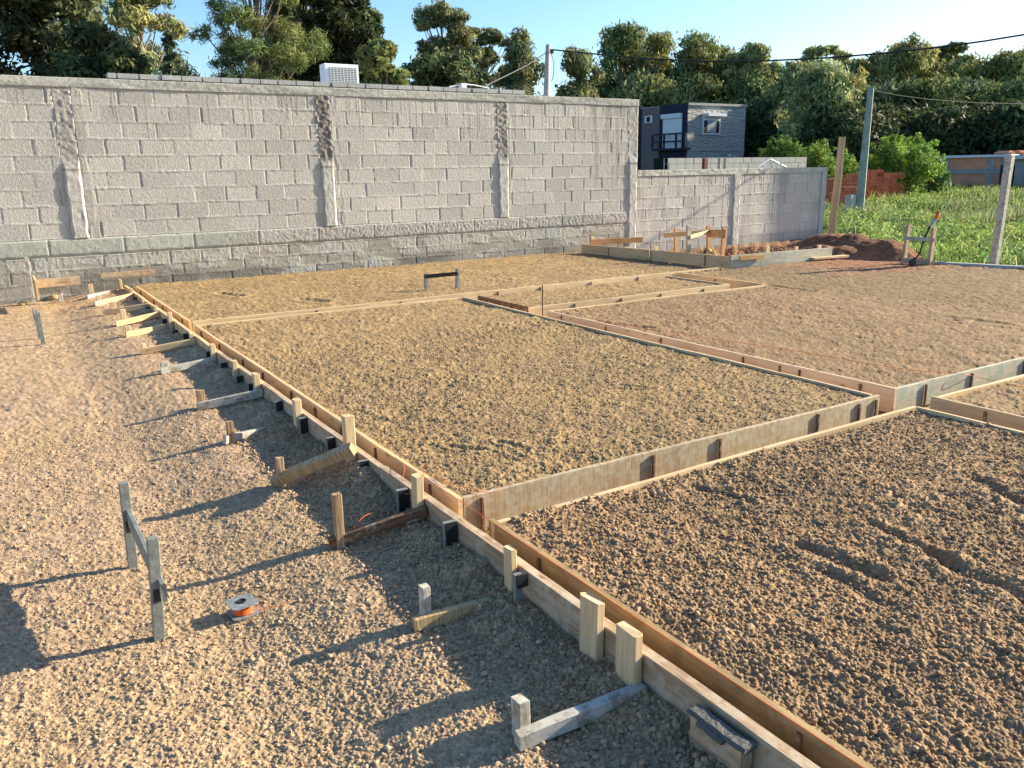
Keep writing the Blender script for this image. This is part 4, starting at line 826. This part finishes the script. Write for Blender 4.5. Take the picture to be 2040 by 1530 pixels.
uu = b - a; uu[2] = 0; Lx = np.linalg.norm(uu); uu /= Lx; vv = np.array([-uu[1], uu[0], 0]); O_ = np.array([a[0], a[1], 0]); zt = (a[2] + b[2]) / 2
bb = MB().fbox(O_, uu, vv, (0, Lx), (0, 6), (-.5, zt - .08)).build('brick_building', MT['brick2'], origin=O_); tag(bb, 'unfinished orange brick building with a white slab edge at the right', 'building')
for xx in (.02, Lx * .09, Lx * .72, Lx - .35): MB().fbox(O_, uu, vv, (xx, xx + .3), (-.04, 0), (-.5, zt - .08)).build('concrete_column', MT['concrete'], parent=bb, origin=O_)
zm = PD(1940, 342, 41)[2]; MB().fbox(O_, uu, vv, (0, Lx), (-.05, -.0), (zm - .1, zm + .12)).build('tie_beam', MT['concrete'], parent=bb, origin=O_)
MB().fbox(O_, uu, vv, (-.2, Lx + .1), (-.15, 6), (zt - .078, zt + .04)).build('roof_slab', MT['white'], parent=bb, origin=O_)
b2 = np.array([b[0], b[1], 0]); u2 = e - b; u2[2] = 0; L2 = np.linalg.norm(u2); u2 /= L2; v2 = np.array([-u2[1], u2[0], 0])
MB().fbox(b2, u2, v2, (.05, L2), (0, .25), (-.5, zt - .2)).build('side_wall', MT['palecon'], parent=bb, origin=O_); MB().fbox(b2, u2, v2, (.0, L2), (-.3, .3), (zt - .19, zt - .02)).build('roof_edge', MT['white'], parent=bb, origin=O_)
c = PD(2005, 355, 38.5); MB().box(c - [.25, .2, .7], c + [.25, .2, .6]).build('open_window', MT['dark'], parent=bb, origin=O_)
for k in range(2):
    c = PD(2010 + 22 * k, 306, 41.5); m = MB()
    for r_ in range(14): m.box(c + [RN.uniform(-.5, .5), RN.uniform(-.3, .3), RN.uniform(-.12, .02)], c + [RN.uniform(.55, .8), RN.uniform(.35, .5), RN.uniform(.04, .16)])
    o = m.build('roof_bricks', MT['brick2'], origin=c); tag(o, ['left', 'right'][k] + ' heap of loose bricks lying on the slab of the brick building', 'bricks')

# ------------------------------------------------------------------ vegetation
def rot_quads(P, Nn, size, aspect, rr, droop=None):
    n = len(P); t = rr.normal(size=(n, 3)); 
    if droop is not None: t = t * (1 - droop) + np.array([0, 0, -1.6]) * droop
    t -= Nn * (t * Nn).sum(1, keepdims=True); t /= np.linalg.norm(t, axis=1, keepdims=True) + 1e-9; b = np.cross(Nn, t)
    L = size * (.6 + .8 * rr.random((n, 1))); Wd = L * aspect
    V = np.stack([P - t * L, P + b * Wd, P + t * L, P - b * Wd], 1); return V.reshape(-1, 3), np.arange(4 * n).reshape(n, 4)
def leafmesh(name, clumps, n, size, aspect, colr, seed, parent, droop=None, flat=1., shell=.45, var=.25, outn=1.0, origin=None):
    """clumps: rows of x,y,z,r ; leaves spread through each clump, mostly near its surface"""
    rr = np.random.default_rng(seed); cl = np.array(clumps); w_ = cl[:, 3] ** 2.2; k = rr.choice(len(cl), n, p=w_ / w_.sum())
    d = rr.normal(size=(n, 3)); d /= np.linalg.norm(d, axis=1, keepdims=True); rad = cl[k, 3] * rr.random(n) ** shell * (1 + .18 * rr.normal(size=n))
    P = cl[k, :3] + d * rad[:, None] * np.array([1, 1, flat]); Nn = d * outn + rr.normal(size=(n, 3)) * .55; Nn /= np.linalg.norm(Nn, axis=1, keepdims=True)
    V, Fq = rot_quads(P, Nn, size, aspect, rr, droop); tone = (1 + var * rr.normal(size=len(cl)))[k] * (1 + .22 * rr.normal(size=n))
    hue = (rr.normal(size=len(cl)) * .10)[k][:, None]; c = np.array(colr) * 1.45 * np.clip(tone, .35, 1.9)[:, None]; c = c * (1 + hue * np.array([1.3, .3, -.5]))
    return npmesh(name, V, Fq, MT['leaf'], np.repeat(np.clip(c, .004, .5), 4, 0), parent=parent, origin=origin)
def tree(kind, px, ytop, wpx, depth, colr, label, seed, name='tree', leaves=9000, ls=.13, zb=-.2, low=.3, group=None, bark='bark'):
    rr = np.random.default_rng(seed); tp = PD(px, ytop, depth); H = tp[2] - zb; Rw = wpx / F * depth / 2; bx, by = tp[0], tp[1]
    t = empty(name, (bx, by, zb), label, 'tree', group); base = np.array([bx, by, zb]); m = MB(); cl = []
    lean = rr.uniform(-.04, .04, 2) * H
    def trunk_at(f): return base + np.array([lean[0] * f * f, lean[1] * f * f, H * f])
    if kind in ('conifer', 'cypress'):
        m.tube([trunk_at(f) for f in (0, .3, .6, .97)], [H * .02, H * .016, H * .01, H * .003], 7); nt_ = 46 if kind == 'conifer' else 80
        for i in range(nt_):
            f = low + (1 - low) * (i + .5) / nt_; rad = Rw * (1.05 - (f - low) / (1 - low)) ** (.75 if kind == 'cypress' else .9) * rr.uniform(.65, 1.1); a = i * 2.4 + rr.uniform(-.4, .4)
            c = trunk_at(f) + np.array([math.cos(a) * rad * .75, math.sin(a) * rad * .75, rad * rr.uniform(-.05, .18)]); m.tube([trunk_at(f * .97), c], [H * .004, H * .0015], 4)
            cl.append([*c, max(rad * .30, .12 * Rw)]); c2 = trunk_at(f) * .5 + c * .5; cl.append([*c2, max(rad * .34, .12 * Rw)])
            e_ = trunk_at(f) + (c - trunk_at(f)) * 1.3; cl.append([*e_, max(rad * .16, .07 * Rw)])
        leafmesh('crown', cl, leaves, ls, .28, colr, seed + 1, t, flat=.85, shell=.6, var=.22, outn=.6, origin=base)
    else:
        spec = {'euc': (34, .27, 1.0, 5), 'umbrella': (44, .20, .62, 9), 'airy': (46, .20, .9, 8), 'pine': (64, .22, .8, 10), 'dense': (34, .34, .9, 5), 'column': (26, .45, 1.3, 3)}[kind]
        nc, rc, fl_, nl = spec; m.tube([trunk_at(f) + np.array([*rr.uniform(-.02, .02, 2) * H, 0]) * (f > 0) for f in (0, .2, .4, .6, .82)], [H * .022, H * .019, H * .015, H * .010, H * .005], 7)
        for i in range(nc):
            f = low + (1 - low) * rr.random() ** (.8 if kind != 'umbrella' else .55); prof = math.sin(math.pi * min(1, max(.12, (f - low) / (1 - low) * .80 + .18))) ** .6
            if kind == 'dense': prof = math.sqrt(max(.05, 1 - (max(0, f - .35) / .68) ** 2))
            if kind == 'umbrella': prof = .55 + .45 * rr.random() if f > .5 else .7
            a = rr.uniform(0, 6.283); rad = Rw * prof * rr.random() ** .45 * .82; r_ = Rw * rc * rr.uniform(.7, 1.35)
            zc = min(H * f, H - r_ * fl_ * .8); c = base + np.array([lean[0] + math.cos(a) * rad, lean[1] + math.sin(a) * rad, zc]); cl.append([*c, r_])
            s_ = trunk_at(max(.12, (zc / H) - rr.uniform(.12, .3))); md = (s_ + c) / 2 + np.array([0, 0, -.04 * H * rr.random()]); m.tube([s_, md, c], [H * .005, H * .0035, H * .0015], 5)
            for _ in range(3):
                o_ = rr.normal(size=3); o_ /= np.linalg.norm(o_); cl.append([*(c + o_ * r_ * [.95, .95, fl_ * .8]), r_ * rr.uniform(.3, .55)])
        cl.append([*(base + np.array([lean[0], lean[1], H - Rw * rc * .8])), Rw * rc])
        dr = {'euc': .45, 'column': .45, 'airy': .35}.get(kind); asp = {'pine': .10, 'dense': .42}.get(kind, .30)
        leafmesh('crown', cl, leaves, ls, asp, colr, seed + 1, t, droop=dr, flat=fl_, shell=.40 if kind != 'pine' else .7, origin=base)
    m.build('trunk', MT[bark], parent=t, origin=base); return t
DK = (.050, .065, .025); MIDG = (.13, .155, .055); OLV = (.19, .20, .075); PALE = (.25, .27, .11); BLUE = (.085, .115, .065)
tree('dense', 55, -90, 330, 26, (.060, .068, .028), 'dark bushy tree filling the upper left corner behind the wall', 1, leaves=36000, ls=.13, low=.05)
tree('dense', 205, 50, 190, 24, (.065, .080, .030), 'dark low tree behind the wall between the corner tree and the pale one', 2, leaves=14000, ls=.12, low=.1)
tree('airy', 270, -60, 260, 33, (.19, .20, .085), 'pale airy eucalyptus with visible branches at the upper left', 3, leaves=18000, ls=.13, low=.35, bark='palebark')
tree('conifer', 322, 62, 115, 29, BLUE, 'small ragged conifer left of the gap of blue sky', 4, name='conifer', leaves=7000, ls=.15, low=.15)
tree('pine', 490, -130, 290, 23, (.12, .145, .05), 'pine with long needle tufts right of the blue sky gap', 5, name='pine_tree', leaves=46000, ls=.12, low=.3)
tree('pine', 585, -90, 190, 26, (.060, .075, .025), 'second pine with bare limbs just left of the dark cypress', 6, name='pine_tree', leaves=34000, ls=.12, low=.25)
tree('cypress', 665, -190, 270, 25, (.030, .042, .016), 'very dark spiky cypress behind the air conditioning unit', 7, name='cypress', leaves=60000, ls=.11, low=.05)
tree('dense', 590, -120, 250, 32, (.075, .095, .035), 'bushy dark tree filling the gap behind the second pine', 71, leaves=30000, ls=.13, low=.1)
tree('dense', 715, 20, 130, 30, (.06, .08, .03), 'dark bushy tree showing right of the spiky cypress', 73, leaves=14000, ls=.13, low=.1)
tree('dense', 775, 84, 130, 21, (.13, .15, .05), 'light green bushy tree right of the air conditioning unit', 8, leaves=9000, ls=.10, low=.1)
tree('umbrella', 872, 14, 200, 40, (.14, .155, .07), 'tall umbrella shaped eucalyptus with separate rounded clumps', 9, leaves=20000, ls=.13, low=.35, bark='palebark')
tree('umbrella', 955, 52, 130, 43, (.11, .12, .055), 'smaller umbrella shaped eucalyptus right of the tallest one', 10, leaves=8000, ls=.15, low=.3, bark='palebark')
tree('dense', 900, 110, 190, 35, (.075, .095, .04), 'low green tree under the umbrella shaped eucalyptus', 11, leaves=9000, ls=.14, low=.05)
tree('column', 1046, 60, 85, 36, (.13, .15, .07), 'narrow column shaped eucalyptus left of the pale utility pole', 12, leaves=8000, ls=.12, low=.1, bark='palebark')
tree('euc', 1160, 98, 150, 34, (.13, .145, .06), 'olive green eucalyptus right of the pale utility pole', 13, leaves=13000, ls=.13, low=.05, bark='palebark')
tree('dense', 1020, 130, 120, 38, (.08, .10, .045), 'low olive tree behind the pale utility pole', 14, leaves=7000, ls=.13, low=.05)
WG = 'trees of the wood behind the house'
rows = [('euc', 1240, 52, 130, 70, MIDG), ('euc', 1300, 70, 130, 74, OLV), ('euc', 1372, 62, 150, 70, MIDG), ('euc', 1440, 100, 110, 72, OLV), ('euc', 1520, 92, 90, 66, PALE), ('euc', 1590, 128, 130, 60, OLV),
        ('umbrella', 1652, 92, 90, 68, PALE), ('euc', 1715, 122, 110, 60, OLV), ('euc', 1805, 84, 160, 58, OLV), ('umbrella', 1868, 92, 90, 70, MIDG), ('euc', 1930, 118, 130, 60, MIDG), ('euc', 2005, 112, 150, 56, MIDG), ('euc', 2090, 95, 150, 58, OLV),
        ('column', 1478, 95, 60, 70, BLUE), ('umbrella', 1475, 102, 70, 66, PALE), ('euc', 1770, 108, 90, 64, BLUE),
        ('euc', 1290, 150, 170, 68, OLV), ('euc', 1400, 150, 150, 68, OLV), ('euc', 1500, 150, 150, 66, MIDG), ('column', 1645, 135, 130, 46, PALE), ('euc', 1570, 165, 130, 60, OLV), ('euc', 1740, 175, 160, 50, BLUE), ('euc', 1840, 165, 170, 50, MIDG), ('euc', 1940, 165, 170, 50, BLUE), ('euc', 2040, 160, 180, 48, MIDG),
        ('dense', 1540, 215, 200, 62, DK), ('dense', 1700, 220, 200, 45, DK), ('dense', 1830, 225, 180, 46, DK), ('dense', 1940, 220, 190, 46, DK), ('dense', 2050, 215, 200, 45, DK)]
pos = ['at the left end of the wood above the house', 'behind the left half of the house', 'above the right half of the house', 'just right of the house roof', 'with a pale pointed top', 'between the house and the greenish pole', 'with flat pale clumps just left of the greenish pole', 'directly behind the greenish pole', 'broad and tall, right of the greenish pole', 'with flat clumps behind the tallest tree on the right', 'behind the brick building', 'towards the right edge of the photo', 'cut by the right edge of the photo', 'narrow and dark behind the house', 'with a small flat crown poking out of the wood', 'bluish, second right of the greenish pole',
       'in the front row directly above the navy house front', 'in the front row above the stone clad corner', 'in the front row right of the stone clad wall', 'narrow with glittering leaves left of the greenish pole', 'in the front row above the bright bush', 'bluish in the front row right of the greenish pole', 'in the front row above the second bright bush', 'bluish in the front row above the brick building', 'in the front row at the right edge of the photo',
       'dark and low behind the left bright bush', 'dark and low behind the greenish pole', 'dark and low behind the second bright bush', 'dark and low behind the brick building', 'dark and low at the right edge of the photo']
for i, (k, px, yt, wd, dp, cl_) in enumerate(rows):
    tree(k, px, yt, wd * 1.3, dp, cl_, 'tree of the wood ' + pos[i], 40 + i * 3, leaves=15000 if dp > 52 else 17000, ls=.22 if dp > 52 else .19, low=.02 if k != 'umbrella' else .25, group=WG, bark='palebark' if k != 'dense' else 'bark')
# far wood as one mass behind the trees
rr = np.random.default_rng(77); cl = []
for px in range(1150, 2400, 28):
    for dp in (74, 84):
        yt = 165 + 25 * math.sin(px * .013) + rr.uniform(-12, 12)
        for f in (.15, .5, .85): b_ = PD(px + rr.uniform(-10, 10), yt, dp); cl.append([b_[0], b_[1], (b_[2]) * f, 2.2 * rr.uniform(.8, 1.2)])
for px in range(-400, 1150, 40):
    b_ = PD(px, 215, 62)
    for f in (.3, .9): cl.append([b_[0], b_[1], b_[2] * f, 1.8])
o = leafmesh('woodland', cl, 60000, .42, .45, (.045, .06, .026), 78, None, shell=.4, origin=(40, 60, 0)); tag(o, 'dark continuous wood far behind the separate trees', 'woodland', kind='stuff')
# bright bushes
def bush(px, yt, wd, depth, zb, colr, label, seed, n=16000, ls=.07):
    rr = np.random.default_rng(seed); tp = PD(px, yt, depth); Rw = wd / F * depth / 2; H = tp[2] - zb; t = empty('bush', (tp[0], tp[1], zb), label, 'bush', 'bright green bushes'); cl = []; m = MB()
    for i in range(34):
        a = rr.uniform(0, 6.283); f = rr.random(); rad = Rw * math.sqrt(rr.random()) * math.sqrt(1 - .75 * f * f); c = np.array([tp[0] + math.cos(a) * rad, tp[1] + math.sin(a) * rad, zb + H * (.12 + .72 * f)]); r_ = Rw * rr.uniform(.16, .30); cl.append([*c, r_])
        m.tube([(tp[0], tp[1], zb), (np.array([tp[0], tp[1], zb]) + c) / 2 + [0, 0, .2], c], [.05, .03, .012], 4)
        for _ in range(3): cl.append([*(c + np.array([rr.uniform(-1, 1) * r_, rr.uniform(-1, 1) * r_, r_ * rr.uniform(.5, 1.3)])), r_ * .28])
    leafmesh('foliage', cl, n, ls, .30, colr, seed + 1, t, shell=.5, var=.25, outn=.8, origin=(tp[0], tp[1], zb)); m.build('stem', MT['bark'], parent=t, origin=(tp[0], tp[1], zb))
BG = (.14, .21, .035)
bush(1560, 262, 110, 38, 0, (.10, .16, .03), 'bright green bush left of the larger one, right of the house', 301, 11000)
bush(1645, 272, 150, 36, 0, BG, 'large bright green bush behind the wooden post', 303, 18000)
bush(1805, 272, 165, 33, 0, BG, 'rounded bright green bush between the greenish pole and the brick building', 305, 20000)
bush(1690, 300, 70, 38, 0, (.12, .18, .035), 'small bright bush just left of the greenish pole', 307, 7000)
bush(1870, 300, 60, 35, 0, (.09, .15, .04), 'narrow bush touching the left end of the brick building', 309, 6000)

# weeds and grass of the empty lot
def in_field(x, y):
    mh = np.zeros_like(x)
    for mx, my, a, b, h in MOUND: mh = np.maximum(mh, np.exp(-(((x - mx) / a) ** 2 + ((y - my) / b) ** 2) * 1.3))
    return (x > xlim(y) + .35) & ~((y > 7.2) & (x < 13.0 + .9 * (y - 8.5))) & (mh < .25) & ~((y > 11.6) & (y < 12.1) & (x < 15.6)) & ~((x < 15.5) & (y > 11.6))
def weeds(name, label, n, r0, r1, h0, h1, wd, cols, seed, bend=.35, patch=None):
    rr = np.random.default_rng(seed); r = np.sqrt(rr.uniform(r0 ** 2, r1 ** 2, n)); a = th0 + rr.uniform(-.64, -.12, n); x = r * np.cos(a); y = r * np.sin(a)
    m_ = in_field(x, y)
    if patch: pv = fbm(x * patch, y * patch, seed); m_ &= pv > .47
    x, y = x[m_], y[m_]; n = len(x); z = base_z(x, y); cl_ = fbm(x * .8, y * .8, 7 + seed); h = (h0 + (h1 - h0) * rr.random(n)) * (.45 + 1.1 * cl_); an = rr.uniform(0, 6.283, n); w_ = wd * rr.uniform(.6, 1.4, n)
    bd = h * bend * rr.uniform(.2, 1.4, n); ba = rr.uniform(0, 6.283, n); ux, uy = np.cos(an) * w_, np.sin(an) * w_
    p0 = np.stack([x - ux, y - uy, z - .03], 1); p1 = np.stack([x + ux, y + uy, z - .03], 1); mx_, my_ = x + np.cos(ba) * bd * .3, y + np.sin(ba) * bd * .3
    p2 = np.stack([mx_ + ux * .8, my_ + uy * .8, z + h * .6], 1); p3 = np.stack([mx_ - ux * .8, my_ - uy * .8, z + h * .6], 1); p4 = np.stack([x + np.cos(ba) * bd, y + np.sin(ba) * bd, z + h], 1)
    V = np.stack([p0, p1, p2, p3, p4, p4 + [0, 0, .001]], 1).reshape(-1, 3); i = 6 * np.arange(n)[:, None]
    Fq = np.concatenate([i + [0, 1, 2, 3], i + [3, 2, 4, 5]]); c = np.array(cols)[rr.integers(0, len(cols), n)] * rr.uniform(.7, 1.3, (n, 1)) * (.6 + .8 * fbm(x * 1.7, y * 1.7, 5 + seed))[:, None]
    o = npmesh(name, V, Fq, MT['grassleaf'], np.repeat(c, 6, 0)); return tag(o, label, 'grass', kind='stuff')
GC = [(.16, .25, .05), (.21, .29, .07), (.12, .20, .045), (.25, .29, .10)]
rr = np.random.default_rng(410); n_ = 5200; r_ = np.sqrt(rr.uniform(13 ** 2, 42 ** 2, n_)); a_ = th0 + rr.uniform(-.64, -.14, n_); x_ = r_ * np.cos(a_); y_ = r_ * np.sin(a_)
k_ = in_field(x_, y_) & (fbm(x_ * .45, y_ * .45, 411) + .012 * (r_ - 22) > .47) & (x_ > xlim(y_) + .8); x_, y_, r_ = x_[k_], y_[k_], r_[k_]; s_ = rr.uniform(.10, .26, len(x_)) * (.7 + .018 * r_)
o = leafmesh('broadleaf_weeds', np.stack([x_, y_, base_z(x_, y_) + s_ * .7, s_], 1), 110000, .05, .30, (.20, .27, .075), 412, None, shell=.5, var=.3, outn=.7, origin=(22, 14, 0)); tag(o, 'mass of leafy green weeds covering the empty lot', 'weeds', kind='stuff')
weeds('grass', 'low bright green grass of the empty lot at the right', 110000, 12, 34, .04, .13, .010, GC, 401)
weeds('weeds', 'tall grey-green weeds standing in the empty lot', 50000, 25, 48, .2, .5, .013, [(.20, .25, .10), (.25, .28, .13), (.16, .22, .08), (.28, .27, .15)], 403, .45, .35)
weeds('seed_grass', 'pale feathery grass tufts near the soil edge', 160, 12.5, 20, .25, .5, .006, [(.50, .46, .33)], 405, .5, .8)
weeds('grass', 'far grass of the empty lot before the brick building', 40000, 32, 70, .25, .6, .03, GC, 407)

# unseen pole, added to cast a shadow band on the lower wall's end
q = np.array([14.35 + 12, 11.84 - 12 * math.tan(-SUN_AZ), 0]); o = MB().tube([q - [0, 0, .5], q, q + [0, 0, 7.5]], [.17, .17, .15], 12).build('utility_pole', MT['palecon'], origin=q)  # added unseen pole, only shades the lower wall's end
tag(o, 'unseen concrete utility pole added on the right to shade the end of the lower wall', 'utility pole')
